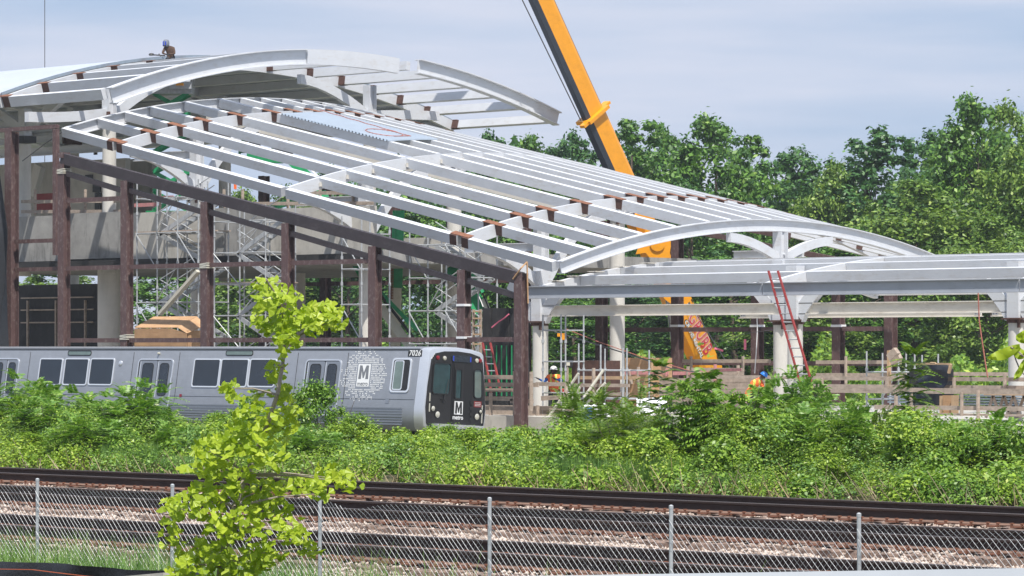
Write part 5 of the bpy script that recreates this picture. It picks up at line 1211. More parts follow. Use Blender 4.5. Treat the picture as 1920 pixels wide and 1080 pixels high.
# ------------------------------------------------------------------ people
def person(label, base, face, J, cols, group=None, hat=None, vest=None, hair=False, R=None):
    """J: joints in metres, x = towards the picture's right, y = towards the viewer, z up"""
    root = thing('person', label, 'person', tuple(base), group)
    fw = face; X, Y = RT, TW
    bones = [('pelvis', 'spine'), ('spine', 'chest'), ('chest', 'neck'), ('neck', 'head'), ('head', 'crown'),
             ('chest', 'shL'), ('shL', 'elL'), ('elL', 'wrL'), ('wrL', 'haL'), ('chest', 'shR'), ('shR', 'elR'), ('elR', 'wrR'), ('wrR', 'haR'),
             ('pelvis', 'hiL'), ('hiL', 'knL'), ('knL', 'anL'), ('anL', 'toL'), ('pelvis', 'hiR'), ('hiR', 'knR'), ('knR', 'anR'), ('anR', 'toR')]
    rad = dict(pelvis=.155, spine=.145, chest=.155, neck=.062, head=.092, crown=.080, shL=.075, elL=.050, wrL=.034, haL=.030, shR=.075, elR=.050, wrR=.034, haR=.030,
               hiL=.105, knL=.068, anL=.045, toL=.038, hiR=.105, knR=.068, anR=.045, toR=.038)
    J = {k: Vector(v) for k, v in J.items()}
    # five fingers on each hand
    fb = []
    for s in 'LR':
        d = (J['ha'+s]-J['wr'+s]).normalized(); sd = d.cross(Vector((0, 0, 1))); sd = sd.normalized() if sd.length > .2 else Vector((0, 1, 0)); pn = d.cross(sd)
        for k in range(4):
            a = 'f%s%da' % (s, k); c = 'f%s%db' % (s, k); ln = (.045, .052, .048, .036)[k]
            J[a] = J['ha'+s]+d*.05+sd*(k-1.5)*.021; J[c] = J[a]+d*ln*.8+pn*ln*.5; rad[a] = .010; rad[c] = .008; fb += [('ha'+s, a), (a, c)]
        J['t%sa' % s] = J['ha'+s]-sd*.035+d*.0; J['t%sb' % s] = J['t%sa' % s]+d*.035-sd*.02; rad['t%sa' % s] = .012; rad['t%sb' % s] = .009; fb += [('ha'+s, 't%sa' % s), ('t%sa' % s, 't%sb' % s)]
    bones = bones+fb; names = list(J.keys()); idx = {k: i for i, k in enumerate(names)}
    me = bpy.data.meshes.new('body'); me.from_pydata([J[k] for k in names], [(idx[a], idx[c]) for a, c in bones], [])
    o = link(bpy.data.objects.new('body', me)); md = o.modifiers.new('s', 'SKIN')
    for k in names: me.skin_vertices[0].data[idx[k]].radius = (rad[k], rad[k]*(.72 if k in ('pelvis', 'spine', 'chest') else 1))
    me.skin_vertices[0].data[idx['pelvis']].use_root = True
    sb = o.modifiers.new('u', 'SUBSURF'); sb.levels = 2; sb.render_levels = 2
    dg = bpy.context.evaluated_depsgraph_get(); m2 = bpy.data.meshes.new_from_object(o.evaluated_get(dg)); bpy.data.objects.remove(o)
    slots = ['skin', 'top', 'leg', 'glove', 'boot']
    for s in slots: m2.materials.append(M[cols[s]])
    def reg(c):
        best = None; bd = 1e9
        for a, b_ in bones:
            p, q = J[a], J[b_]; t = max(0, min(1, (c-p).dot(q-p)/max(1e-9, (q-p).length_squared))); dd = (c-p.lerp(q, t)).length-(rad[a]*(1-t)+rad[b_]*t)
            if dd < bd: bd = dd; best = (a, b_)
        a, b_ = best
        if a in ('neck', 'head'): return 0
        if a.startswith('wr') or a.startswith('ha') or a.startswith('f') or a.startswith('t'): return 3
        if a.startswith('an'): return 4
        if a.startswith('hi') or a.startswith('kn') or (a == 'pelvis' and b_.startswith('hi')): return 2
        return 1
    for p in m2.polygons: p.material_index = reg(p.center); p.use_smooth = True
    Mx = Matrix(((X.x, Y.x, 0, 0), (X.y, Y.y, 0, 0), (0, 0, 1, 0), (0, 0, 0, 1)))
    ves = None
    if vest:
        bmv = bmesh.new(); bmv.from_mesh(m2); bmv.normal_update()
        z0, z1 = J['pelvis'], J['neck']
        kill = [f for f in bmv.faces if not (reg(f.calc_center_median()) == 1 and min((f.calc_center_median()-J[s]).length for s in ('elL', 'elR', 'wrL', 'wrR')) > .16 and (f.calc_center_median()-J['neck']).length > .07)]
        bmesh.ops.delete(bmv, geom=kill, context='FACES')
        for v in bmv.verts: v.co += v.normal*.018
        vm = bpy.data.meshes.new('vest'); bmv.to_mesh(vm); bmv.free(); vm.materials.clear(); vm.materials.append(M[vest]); vm.materials.append(M['clime'])
        ax_ = (J['chest']-J['pelvis']).normalized(); L_ = (J['chest']-J['pelvis']).length
        for p in vm.polygons:
            t = (p.center-J['pelvis']).dot(ax_)/L_; p.material_index = 1 if (.38 < t < .55 or (t > .6 and .06 < abs((p.center-J['chest']).x) < .12)) else 0; p.use_smooth = True
        vm.transform(Mx); ves = link(bpy.data.objects.new('safety_vest', vm)); ves.parent = root
    m2.transform(Mx); m2.name = 'body'; bo = link(bpy.data.objects.new('body', m2)); bo.parent = root
    H = J['head']; Cc = J['crown']; upv = (Cc-H).normalized(); upw = (Mx.to_3x3()@upv)
    fv = Mx.to_3x3()@Vector(face).normalized(); fv = (fv-upw*fv.dot(upw)).normalized(); sv = upw.cross(fv)
    hc = Mx.to_3x3()@H+Vector(root.location)
    b = MB(); b.prism([hc+fv*.088+upw*.01+sv*x+upw*y for x, y in ((-.012, .02), (.012, .02), (.018, -.03), (-.018, -.03))], fv, .022); b.build('nose', cols['skin'], root)
    for s in (-1, 1):
        b = MB(); b.lathe(hc+fv*.086+upw*.035+sv*s*.032, [(.012, 0), (.008, .006)], 8, ax=(sv, upw, fv)); b.build('eye', 'black', root)
        b = MB(); b.lathe(hc+sv*s*.088+upw*.01, [(.026, -.006), (.024, .008), (.01, .012)], 8, ax=(fv, upw, sv*s)); b.build('ear', cols['skin'], root)
    b = MB(); b.box(hc+fv*.090-upw*.045, (.045, .012, .010), (sv, fv, upw)); b.build('mouth', 'cred', root)
    if hair:
        b = MB(); b.lathe(hc-fv*.03, [(.06, -.16), (.10, -.10), (.112, 0), (.108, .07), (.06, .12)], 14, ax=(sv, fv, upw)); b.build('hair', 'hair', root, smooth=True)
    if hat:
        b = MB(); b.lathe(hc+upw*.055, [(.150, 0), (.148, .012), (.128, .016), (.126, .06), (.100, .105), (.05, .130), (.01, .136)], 20, ax=(sv, fv, upw)); b.box(hc+upw*.060+fv*.15, (.14, .07, .010), (sv, fv, upw)); b.box(hc+upw*.185, (.03, .16, .02), (sv, fv, upw)); b.build('hard_hat', hat, root, smooth=True)
    return root, hc, fv, upw, sv
std = dict(pelvis=(0, 0, .95), spine=(0, .01, 1.12), chest=(0, 0, 1.36), neck=(0, .0, 1.50), head=(0, .02, 1.62), crown=(0, .015, 1.70),
           hiL=(.10, 0, .90), knL=(.12, .03, .50), anL=(.12, 0, .09), toL=(.13, .16, .04), hiR=(-.10, 0, .90), knR=(-.12, .04, .50), anR=(-.13, 0, .09), toR=(-.15, .16, .04))
J1 = dict(std, shR=(-.19, .02, 1.42), elR=(-.32, .18, 1.24), wrR=(-.52, .22, 1.34), haR=(-.60, .23, 1.38), shL=(.19, .02, 1.42), elL=(.30, .16, 1.26), wrL=(.08, .28, 1.34), haL=(.00, .30, 1.38))
base = at(1038, 781, 89.0)
person('standing worker in white hard hat, orange vest and blue sleeves, one arm stretched out left', base, (-.35, 1, -.1), J1, dict(skin='skin2', top='cblue', leg='cdark', glove='black', boot='black'), 'site workers', hat='hatw', vest='corange', hair=True)
b = MB(); b.box((base.x, 89.0, base.z-.05), (3.4, 1.8, .10)); tag(b.build('timber_deck', 'wood'), 'small timber deck the worker in the white hard hat stands on', 'deck')
J2 = dict(pelvis=(.22, 0, .72), spine=(.10, .04, .86), chest=(-.12, .08, .90), neck=(-.28, .1, .88), head=(-.40, .12, .82), crown=(-.47, .12, .78), hiL=(.30, .05, .68), knL=(.22, .25, .42), anL=(.30, .05, .09), toL=(.20, .18, .04), hiR=(.22, -.1, .68), knR=(.05, .1, .42), anR=(.18, -.12, .09), toR=(.05, -.02, .04),
          shR=(-.14, -.1, .88), elR=(-.24, -.06, .62), wrR=(-.36, .04, .44), haR=(-.42, .06, .37), shL=(-.12, .24, .88), elL=(-.2, .32, .62), wrL=(-.33, .32, .44), haL=(-.38, .32, .37))
person('bent-over worker in a red jacket right of the worker in the white hard hat', at(1063, 779, 89.6), (-.6, .5, -.7), J2, dict(skin='skin', top='cred', leg='cdark', glove='black', boot='black'), 'site workers', hat=None, vest='cred', hair=True)
J3 = dict(pelvis=(-.15, 0, .75), spine=(-.05, .02, .90), chest=(.12, .05, 1.10), neck=(.24, .08, 1.20), head=(.31, .1, 1.29), crown=(.36, .1, 1.36), hiL=(-.06, .05, .72), knL=(.05, .22, .42), anL=(-.02, .05, .09), toL=(.1, .15, .04), hiR=(-.2, -.05, .72), knR=(-.1, .12, .42), anR=(-.2, -.05, .09), toR=(-.05, .02, .04),
          shR=(-.04, .14, 1.10), elR=(-.05, .25, .85), wrR=(.1, .32, .72), haR=(.17, .34, .68), shL=(.26, .0, 1.12), elL=(.36, .1, .86), wrL=(.4, .22, .70), haL=(.42, .27, .64))
person('worker with a blue hard hat and orange vest leaning over among the tall bushes', at(1412, 779, 88.0), (.5, .6, -.4), J3, dict(skin='skin2', top='corange', leg='cdark', glove='black', boot='black'), 'site workers', hat='hatb', vest='corange')
# welder kneeling on the upper deck
Vw = 96.5; pw = at(316, 106, Vw); pw = Vector((pw.x, Vw, pw.z-.35))
J4 = dict(pelvis=(.10, 0, .30), spine=(.10, .02, .46), chest=(.04, .05, .68), neck=(-.04, .08, .80), head=(-.09, .10, .91), crown=(-.11, .09, .99), hiL=(.20, .05, .27), knL=(.12, .42, .10), anL=(.22, .05, .07), toL=(.24, -.1, .05), hiR=(.0, .0, .27), knR=(-.12, .38, .10), anR=(0, .0, .07), toR=(.02, -.15, .05),
          shR=(-.15, .08, .70), elR=(-.24, .22, .48), wrR=(-.08, .34, .42), haR=(.0, .36, .40), shL=(.22, .02, .70), elL=(.28, .18, .46), wrL=(.10, .34, .42), haL=(.03, .37, .40))
person('kneeling welder in a brown jacket and shiny face shield on top of the upper canopy', pw, (-.55, 1, -.3), J4, dict(skin='skin', top='cbrown', leg='cdark', glove='black', boot='black'), 'site workers')
wl = [o for o in COL.objects if o.get('label', '').startswith('kneeling welder')][0]
hw = Vector(wl.location)+RT*-.09+TW*.10+UP*.91
b = MB(); b.lathe(hw+UP*-.14+TW*.015, [(.10, 0), (.135, .05), (.140, .17), (.125, .26), (.07, .31), (.01, .32)], 16); b.build('welding_hood', 'doorm', wl, smooth=True)
b = MB(); fq = (TW*.9-RT*.5).normalized(); sq = fq.cross(UP); b.box(hw+fq*.135-UP*.01, (.17, .02, .17), (sq, fq, UP)); b.build('visor', 'blue', wl)
b = MB(); b.box(hw+fq*.14-UP*.115, (.15, .02, .05), (sq, fq, UP)); b.build('visor_frame', 'black', wl)
gn = thing('welding_gear', 'small dark grinder lying left of the kneeling welder', 'tool', tuple(at(284, 104, Vw)))
b = MB(); p = at(284, 103, Vw); b.lathe(p, [(.10, -.03), (.13, .0), (.10, .06), (.03, .08)], 12); b.beam(p+RT*.1, p+RT*.6-UP*.03, .05, .05); b.tube(at(301, 105, Vw), at(298, 101, Vw), .03, 5); b.build('grinder', 'black', gn)
# ------------------------------------------------------------------ foliage
def quads(name, C, N, S, asp, m, parent=None, loc=None, fold=.0):
    """diamond leaves: centre C, normal N, half-length S"""
    n = len(C); N = N/np.linalg.norm(N, axis=1, keepdims=True)
    r = rng.normal(size=(n, 3)); T = np.cross(N, r); T /= np.linalg.norm(T, axis=1, keepdims=True); B = np.cross(N, T)
    S = S[:, None]; w = S*asp
    P = np.stack([C-T*S, C+B*w-T*S*.1+N*S*fold, C+T*S, C-B*w-T*S*.1+N*S*fold], 1).reshape(-1, 3)
    F = np.arange(n*4).reshape(-1, 4); return mesh_obj(name, P, F, m, parent, loc)
def blob_points(n, ctr, rad, shell=.55):
    d = rng.normal(size=(n, 3)); d /= np.linalg.norm(d, axis=1, keepdims=True); r = (shell+(1-shell)*rng.random(n)**.6)*np.exp(np.clip(rng.normal(size=n)*.30, -1, .42))
    P = ctr+d*r[:, None]*rad; return P, d
def crown_mesh(name, h, w, nclump, nleaf, leaf, m, up=.5, style='round'):
    """crown on a base at z=0: clumps spread through a noisy volume, gaps between"""
    C = []; N = []; k = 0; cl = []
    while len(cl) < nclump:
        t = rng.random(); z = t*h
        if style == 'tall': rr_ = w/2*math.sqrt(max(.03, 1-(1.75*t-.75)**2*.98))
        elif style == 'spire': rr_ = w/2*(1-t)**.7*(.5+.5*min(1, t*4))
        else: rr_ = w/2*math.sqrt(max(.02, 1-(2*t-.9)**2*.9))
        a = rng.random()*2*PI; q = rr_*(rng.random()**.35); cl.append((math.cos(a)*q, math.sin(a)*q, z))
    for _ in range(int(nclump*.14)):                                  # ragged leaders above the crown
        a = rng.random()*2*PI; q = w*.42*rng.random()**.5; z0_ = h*(.88-.42*(q/(w*.42))**2)
        for j in range(3): cl.append((math.cos(a)*q+rng.normal()*.1, math.sin(a)*q+rng.normal()*.1, z0_+j*h*.045*rng.uniform(.6, 1.3)))
    cl = np.array(cl); per = nleaf//len(cl)
    for c in cl:
        s = (rng.uniform(.35, 1.35)*w*.105+.12)*(.6 if c[2] > h*.86 else 1); kk = int(per*rng.uniform(.5, 1.5))
        sq_ = rng.uniform(.7, 1.5, 3); P, d = blob_points(kk, c, np.array([s*sq_[0], s*sq_[1], s*.62*sq_[2]]), .25); P[:, 2] -= .10*((P[:, :2]-c[:2])**2).sum(1)/max(s, .2); C.append(P); nn = d*.6+rng.normal(size=d.shape)*.45; nn[:, 2] += up; N.append(nn)
    C = np.concatenate(C); N = np.concatenate(N); S = leaf*rng.uniform(.6, 1.3, len(C))
    return quads(name, C, N, S, .55, m), cl
def trunk_mesh(h, r, cl, m='bark', nb=14, name='trunk', base=-2.0, ch=None):
    b = MB(); top = h*.86; k = 9; pts = []
    for i in range(k+1):
        t = i/k; pts.append(Vector((math.sin(t*3.1)*r*1.2, math.cos(t*2.3)*r*.9-r*.9, base+(top-base)*t)))
    for i in range(k): b.tube(pts[i], pts[i+1], r*(1-.8*i/k), 8, r*(1-.8*(i+1)/k))
    sel = cl[rng.permutation(len(cl))[:nb]]
    for c in sel:
        t = min(.92, max(.12, (c[2]*.72-base)/(top-base))); i = int(t*k); p = pts[i].lerp(pts[min(k, i+1)], t*k-i)
        q = Vector(c); mid = p.lerp(q, .5)+UP*(q-p).length*.08
        rr_ = r*.42*(1-t*.6); b.tube(p, mid, rr_, 5, rr_*.6); b.tube(mid, q, rr_*.6, 5, rr_*.2)
    return b.build(name, m)
protos = []
def proto_tree(m, h, w, ncl, nl, leaf, style, bark='bark', r=.2):
    c, cl = crown_mesh('crown', h, w, ncl, nl, leaf, m, style=style); t = trunk_mesh(h, r, cl, bark)
    d = (c.data, t.data, h, w); bpy.data.objects.remove(c); bpy.data.objects.remove(t); protos.append(d); return d
PT = [proto_tree('ftree', 12, 7.0, 120, 21000, .135, 'round'), proto_tree('ftree2', 13, 6.5, 110, 19000, .12, 'tall'),
      proto_tree('ftree3', 12, 7.5, 130, 22000, .135, 'round'), proto_tree('ftree', 14, 5.0, 80, 13000, .13, 'tall'), proto_tree('ftree2', 11, 7.5, 100, 15000, .12, 'round')]
def tree(px, top, wpx, V, k, label, group='trees beyond the station', low=730, nm='tree'):
    cm, tm, h, w = PT[k]; p = at(px, low, V); q = at(px, top, V); d = V/((px-960)/FPX*SA+CA)
    H = q.z-p.z; Wd = wpx/FPX*d
    root = thing(nm, label, 'tree', (p.x, V, p.z), group)
    c = link(bpy.data.objects.new('crown', cm)); c.parent = root; t = link(bpy.data.objects.new('trunk', tm)); t.parent = root
    for o in (c, t): o.scale = (Wd/w, Wd/w*random.uniform(.9, 1.1), H/(h*1.04)); 
    root.rotation_euler = (0, 0, random.uniform(0, 6.28)); return root
TL_ = [(905, 232, 120, 165, 1, 'tree with a thin ragged top just under the tip of the upper canopy'),
 (985, 243, 130, 160, 0, 'tree right of the upper canopy tip, lower than its neighbours'),
 (1065, 232, 130, 168, 1, 'tree crossed by the crane boom and its rope'),
 (1195, 196, 120, 158, 3, 'slender pointed tree immediately right of the crane boom collar'),
 (1245, 222, 110, 166, 0, 'tree in the dip between two pointed trees right of the crane'),
 (1335, 203, 160, 156, 0, 'tall leafy tree with several pointed leaders right of centre'),
 (1397, 226, 90, 162, 3, 'narrow tree with loose drooping tip beside the dip in the tree line'),
 (1480, 268, 190, 168, 4, 'lower thin yellowish-green tree in the dip of the tree line'),
 (1560, 300, 120, 160, 2, 'small tree showing sky through it at the foot of the rounded blue-green tree'),
 (1640, 226, 190, 164, 1, 'big rounded blue-green tree left of the tallest tree'),
 (1745, 230, 160, 170, 1, 'rounded tree top half hidden behind the bright yellow-green tree'),
 (1725, 330, 210, 148, 2, 'bright yellow-green tree in front of the rounded trees at right'),
 (1825, 165, 150, 154, 0, 'tallest tree with a ragged top near the right edge'),
 (1880, 185, 150, 158, 2, 'second tall ragged tree right at the edge of the picture'),
 (1935, 235, 170, 150, 2, 'light green tree filling the right edge'),
 (1860, 400, 170, 142, 2, 'low light green tree below the tallest tree'),
 (1600, 420, 150, 142, 0, 'low tree above the far end of the low canopy'),
 (1380, 440, 190, 140, 0, 'bright low tree seen between the two canopies right of the crane'),
 (1500, 470, 160, 138, 2, 'low bright tree behind the ladder'),
 (1290, 330, 150, 150, 4, 'dark tree directly behind the crane boom'),
 (1130, 330, 150, 152, 1, 'dark tree left of the crane boom behind the sloping canopy'),
 (1000, 360, 170, 148, 0, 'tree seen through the middle bays of the sloping canopy'),
 (880, 400, 170, 146, 4, 'tree behind the scaffold under the raking beam'),
 (760, 350, 150, 158, 0, 'tree behind the upright green boom lift'),
 (660, 400, 150, 148, 1, 'tree behind the narrow scaffold bay'),
 (610, 300, 120, 170, 4, 'tree top seen through the upper bays of the sloping canopy'),
 (540, 345, 130, 165, 2, 'pale green tree above the concrete deck in the middle'),
 (450, 350, 110, 160, 2, 'thin pale tree behind the orange marker'),
 (500, 470, 190, 146, 2, 'light green tree under the concrete deck behind the ginkgo top'),
 (300, 500, 170, 150, 0, 'tree glimpsed through the scaffold stair tower'),
 (100, 495, 200, 150, 2, 'bright tree seen through the slot above the dark shade wall'),
 (1080, 560, 150, 132, 0, 'dense low tree behind the low scaffold standards'),
 (1200, 520, 140, 136, 1, 'dark low tree behind the second pale round column')]
for a in TL_: tree(a[0], a[1], a[2]*1.65, *a[3:])
# the wood behind as one dark mass
n = 90000; px = rng.uniform(380, 2060, n); V = rng.uniform(172, 200, n)
tx = (px-960)/FPX; d = V/(tx*SA+CA); U = d*(tx*CA-SA); zt_ = CZ+((650-np.interp(px, [380, 470, 600, 700, 900, 1150, 1450, 1560, 1700, 1800, 2060], [500, 430, 390, 330, 300, 300, 350, 380, 330, 290, 300])))/FPX*d
zf = rng.random(n)**.8; z = -1.4+(zt_+1.4)*zf+(1.2*np.sin(px*.06)+.7*np.sin(px*.17+1))*zf
Nn = rng.normal(size=(n, 3))*.6; Nn[:, 2] += .5; Nn[:, 1] -= .3
w_ = quads('far_wood', np.stack([U, V, z], 1), Nn, rng.uniform(.14, .30, n), .6, 'ftree2'); tag(w_, 'dark mass of woodland filling the background behind the separate trees', 'wood', kind='stuff')
n = 26000; px = rng.uniform(380, 2060, n); V = rng.uniform(122, 134, n); tx = (px-960)/FPX; d = V/(tx*SA+CA); U = d*(tx*CA-SA)
hb = 2.2+1.4*np.sin(px*.021)+1.0*np.sin(px*.053+1); z = -1.4+hb*rng.random(n)**.7; Nn = rng.normal(size=(n, 3))*.6; Nn[:, 2] += .6
w_ = quads('understorey', np.stack([U, V, z], 1), Nn, rng.uniform(.10, .22, n), .55, 'fdeep'); tag(w_, 'dark green scrub along the foot of the trees behind the building site', 'scrub', kind='stuff')

# ------------------------------------------------------------------ bank of weeds behind the far track
def bush_mesh(kind, h, w, seed_n):
    """returns mesh data; base at z=0"""
    if kind in ('broad', 'deep'):
        ncl = int(26*w*h)+8; C = []; N = []
        for _ in range(ncl):
            t = rng.random()**.75; a = rng.random()*2*PI; q = w/2*math.sqrt(rng.random())*math.sqrt(max(.08, 1-(t*1.02)**2.2)); c = np.array([math.cos(a)*q, math.sin(a)*q, .12+t*h*.9])
            s = rng.uniform(.09, .20); kk = int(seed_n/ncl); P, d = blob_points(kk, c, np.array([s*1.2, s*1.2, s]), .2); C.append(P); nn = d*.5+rng.normal(size=d.shape)*.45; nn[:, 2] += .8; N.append(nn)
        C = np.concatenate(C); N = np.concatenate(N); o = quads('foliage', C, N, rng.uniform(.020, .042, len(C)), .55, 'fbroad' if kind == 'broad' else 'fdeep')
    elif kind in ('sumac', 'mimosa', 'long', 'wisp'):
        Cs = []; Ns = []; Ts = []; Ss = []; nst = 1 if kind == 'wisp' else int(9+7*w); 
        for s in range(nst):
            a = rng.random()*2*PI; q = 0 if kind == 'wisp' else w*.42*math.sqrt(rng.random()); bx, by = math.cos(a)*q, math.sin(a)*q; hh = h if kind == 'wisp' else h*rng.uniform(.55, 1.0)*(1-.35*(q/(w*.5))**2)
            whorls = {'long': 9, 'wisp': 14}.get(kind, 6)
            for k in range(whorls):
                z = hh*(1-{'long': .62, 'wisp': .80}.get(kind, .42)*k/whorls)
                for f in range({'long': 5, 'wisp': 6}.get(kind, 6)):
                    az = rng.random()*2*PI; el = rng.uniform(.0, .6)+.6*(k == 0); L_ = {'sumac': .42, 'mimosa': .46, 'long': .30, 'wisp': .40}[kind]*rng.uniform(.6, 1.15)
                    dx = np.array([math.cos(az)*math.cos(el), math.sin(az)*math.cos(el), math.sin(el)]); side = np.array([-math.sin(az), math.cos(az), 0])
                    m_ = {'sumac': 9, 'mimosa': 14, 'long': 6, 'wisp': 12}[kind]
                    for j in range(m_):
                        t = (j+1)/m_; p = np.array([bx, by, z])+dx*L_*t; p[2] -= L_*.42*t*t
                        for sg in (-1, 1):
                            ll = {'sumac': .058, 'mimosa': .040, 'long': .075, 'wisp': .060}[kind]*(1-.5*t); tt = side*sg*.9+dx*.35+np.array([0, 0, -.25 if kind != 'long' else -.6])
                            Cs.append(p+tt*ll); Ts.append(tt); Ss.append(ll); nn = np.cross(tt, dx)*sg; nn = nn if nn[2] > 0 else -nn; Ns.append(nn+rng.normal(size=3)*.15)
        C = np.array(Cs); T = np.array(Ts); S = np.array(Ss)[:, None]; N = np.array(Ns); T /= np.linalg.norm(T, axis=1, keepdims=True); N = N-T*(N*T).sum(1, keepdims=True); N /= np.linalg.norm(N, axis=1, keepdims=True); B = np.cross(N, T); w_ = S*{'sumac': .34, 'mimosa': .26, 'long': .30, 'wisp': .42}[kind]
        P = np.stack([C-T*S, C+B*w_, C+T*S, C-B*w_], 1).reshape(-1, 3); F = np.arange(len(C)*4).reshape(-1, 4)
        o = mesh_obj('foliage', P, F, {'sumac': 'fsumac', 'mimosa': 'fmim', 'long': 'fdeep', 'wisp': 'fmim'}[kind])
    elif kind == 'grass':
        n = seed_n; a = rng.random(n)*2*PI; q = w/2*np.sqrt(rng.random(n)); bx, by = np.cos(a)*q, np.sin(a)*q; hh = h*rng.uniform(.45, 1, n); az = rng.random(n)*2*PI; ln = rng.uniform(.05, .35, n)*hh
        wd = rng.uniform(.003, .007, n); sx, sy = -np.sin(az)*wd, np.cos(az)*wd; rows = []
        for t, k in ((0, 1), (.5, .8), (1, .1)): rows.append(np.stack([bx+np.cos(az)*ln*t*t-sx*k, by+np.sin(az)*ln*t*t-sy*k, hh*t], 1)); rows.append(np.stack([bx+np.cos(az)*ln*t*t+sx*k, by+np.sin(az)*ln*t*t+sy*k, hh*t], 1))
        P = np.stack(rows, 1).reshape(-1, 3); i = np.arange(n)[:, None]*6; F = np.concatenate([i+np.array([[0, 1, 3, 2]]), i+np.array([[2, 3, 5, 4]])]); o = mesh_obj('foliage', P, F, 'fgrass')
    d = o.data; bpy.data.objects.remove(o); return d
def stems_mesh(h, w, n=9, m='bark'):
    b = MB()
    for k in range(n):
        a = random.uniform(0, 6.28); q = w*.35*random.random(); p = Vector((math.cos(a)*q*.4, math.sin(a)*q*.4, -.15)); e = Vector((math.cos(a)*q*1.3, math.sin(a)*q*1.3, h*random.uniform(.6, .92))); mid = p.lerp(e, .5)+Vector((random.uniform(-.05, .05), random.uniform(-.05, .05), 0)); b.tube(p, mid, .014, 4, .010); b.tube(mid, e, .010, 4, .004)
    o = b.build('stems', m); d = o.data; bpy.data.objects.remove(o); return d
BP = {}
for kind, h, w, n in (('broad', 1.2, 1.8, 6500), ('deep', 1.2, 1.8, 6500), ('sumac', 1.4, 1.8, 0), ('mimosa', 1.3, 2.0, 0), ('long', 1.6, 1.5, 0), ('wisp', 1.9, .8, 0), ('grass', .8, 1.4, 3200)):
    BP[kind] = []
    for _ in range(2):
        fm_ = bush_mesh(kind, h, w, n); z_ = np.array([v.co.z for v in fm_.vertices]); x_ = np.array([v.co.x for v in fm_.vertices])
        BP[kind].append((fm_, stems_mesh(h*.9, w*(.15 if kind == 'wisp' else 1), 1 if kind == 'wisp' else 9), float(np.percentile(z_, 99.5)), float(np.percentile(x_, 99)-np.percentile(x_, 1))))
def bush(px, top, wpx, V, kind, label, cat='shrub', nm=None, group=None):
    fm, sm, h, w = random.choice(BP[kind]); tx = (px-960)/FPX; d = V/(tx*SA+CA); g = gz(V); q = at(px, top, V); H = max(.3, q.z-g); Wd = wpx/FPX*d
    root = thing(nm or {'broad': 'leafy_shrub', 'deep': 'leafy_shrub', 'sumac': 'sumac_shrub', 'mimosa': 'feathery_shrub', 'long': 'tall_shrub', 'wisp': 'sapling', 'grass': 'grass_clump'}[kind], label, cat, (q.x, V, g-.02), group)
    parts = [('foliage', fm)]+([('stems', sm)] if kind != 'grass' else [])
    for n_, m_ in parts: o = link(bpy.data.objects.new(n_, m_)); o.parent = root; o.scale = (Wd/w, Wd/w, H/h)
    root.rotation_euler = (0, 0, random.uniform(0, 6.28)); return root
G = 'shrubs on the weedy bank behind the freight tracks'
BL = [(30, 700, 210, 40, 'sumac', 'sumac thicket at the left edge reaching the first train door'),
 (115, 728, 180, 39, 'sumac', 'sumac shrub below the three left train windows'),
 (165, 775, 160, 37.6, 'sumac', 'low pale-tipped sumac in front of the left sumac thicket'),
 (255, 716, 200, 39.5, 'sumac', 'tall sumac standing in front of the second train door'),
 (330, 790, 110, 39, 'sumac', 'small sumac just right of the tall sumac by the train door'),
 (400, 772, 120, 41, 'broad', 'bright shrub left of the ginkgo trunk under the train windows'),
 (470, 745, 110, 42, 'sumac', 'sumac shrub mostly hidden behind the ginkgo'),
 (592, 712, 130, 41, 'deep', 'dark upright shrub below the third train door'),
 (655, 775, 140, 41, 'broad', 'rounded bright shrub below the M decal'),
 (585, 800, 140, 38.5, 'sumac', 'low fern-like sumac right of the ginkgo trunk'),
 (830, 795, 130, 43, 'broad', 'brownish-green shrub touching the train front'),
 (900, 800, 140, 41, 'broad', 'low shrub under the right half of the train front'),
 (985, 798, 130, 42, 'broad', 'low shrub below the timber railing right of the train'),
 (1068, 805, 110, 40, 'broad', 'low bright shrub under the raking scaffold tubes'),
 (1135, 722, 210, 41.5, 'mimosa', 'flat-topped feathery olive shrub left of the wire ropes'),
 (1195, 752, 260, 39, 'mimosa', 'broad feathery olive shrub in the middle of the bank'),
 (1238, 668, 75, 44, 'wisp', 'thin sapling with drooping tip in front of the plywood box'),
 (1345, 698, 200, 39.5, 'long', 'big dark long-leaved shrub right of the feathery shrub'),
 (1432, 760, 120, 40.5, 'mimosa', 'feathery olive shrub between the long-leaved shrub and the ladder'),
 (1495, 696, 160, 41, 'sumac', 'tall sumac at the foot of the red ladder'),
 (1560, 738, 180, 39.5, 'sumac', 'sumac right of the ladder sumac'),
 (1640, 762, 130, 41, 'mimosa', 'olive feathery shrub left of the slender mimosa sapling'),
 (1712, 640, 95, 44, 'wisp', 'slender mimosa sapling rising beside the tarpaulin box'),
 (1740, 782, 190, 39, 'sumac', 'sumac thicket below the tarpaulin box'),
 (1830, 772, 200, 39.5, 'sumac', 'sumac thicket below the trestle table'),
 (1915, 790, 150, 40, 'sumac', 'sumac shrub at the right edge of the bank'),
 (1330, 850, 140, 38.2, 'deep', 'dark low shrub at the foot of the long-leaved shrub'),
 (1560, 850, 130, 38, 'broad', 'bright low shrub right of the grassy tuft on the bank'),
 (1760, 870, 150, 38, 'broad', 'bright low shrub in front of the right sumac thickets'),
 (60, 810, 150, 38, 'broad', 'low bright shrub at the left edge just above the rail'),
 (760, 830, 160, 39.5, 'broad', 'low mounded shrub below the silver train corner')]
for a in BL: bush(*a, group=G)
GG = 'wispy grass clumps along the bank'
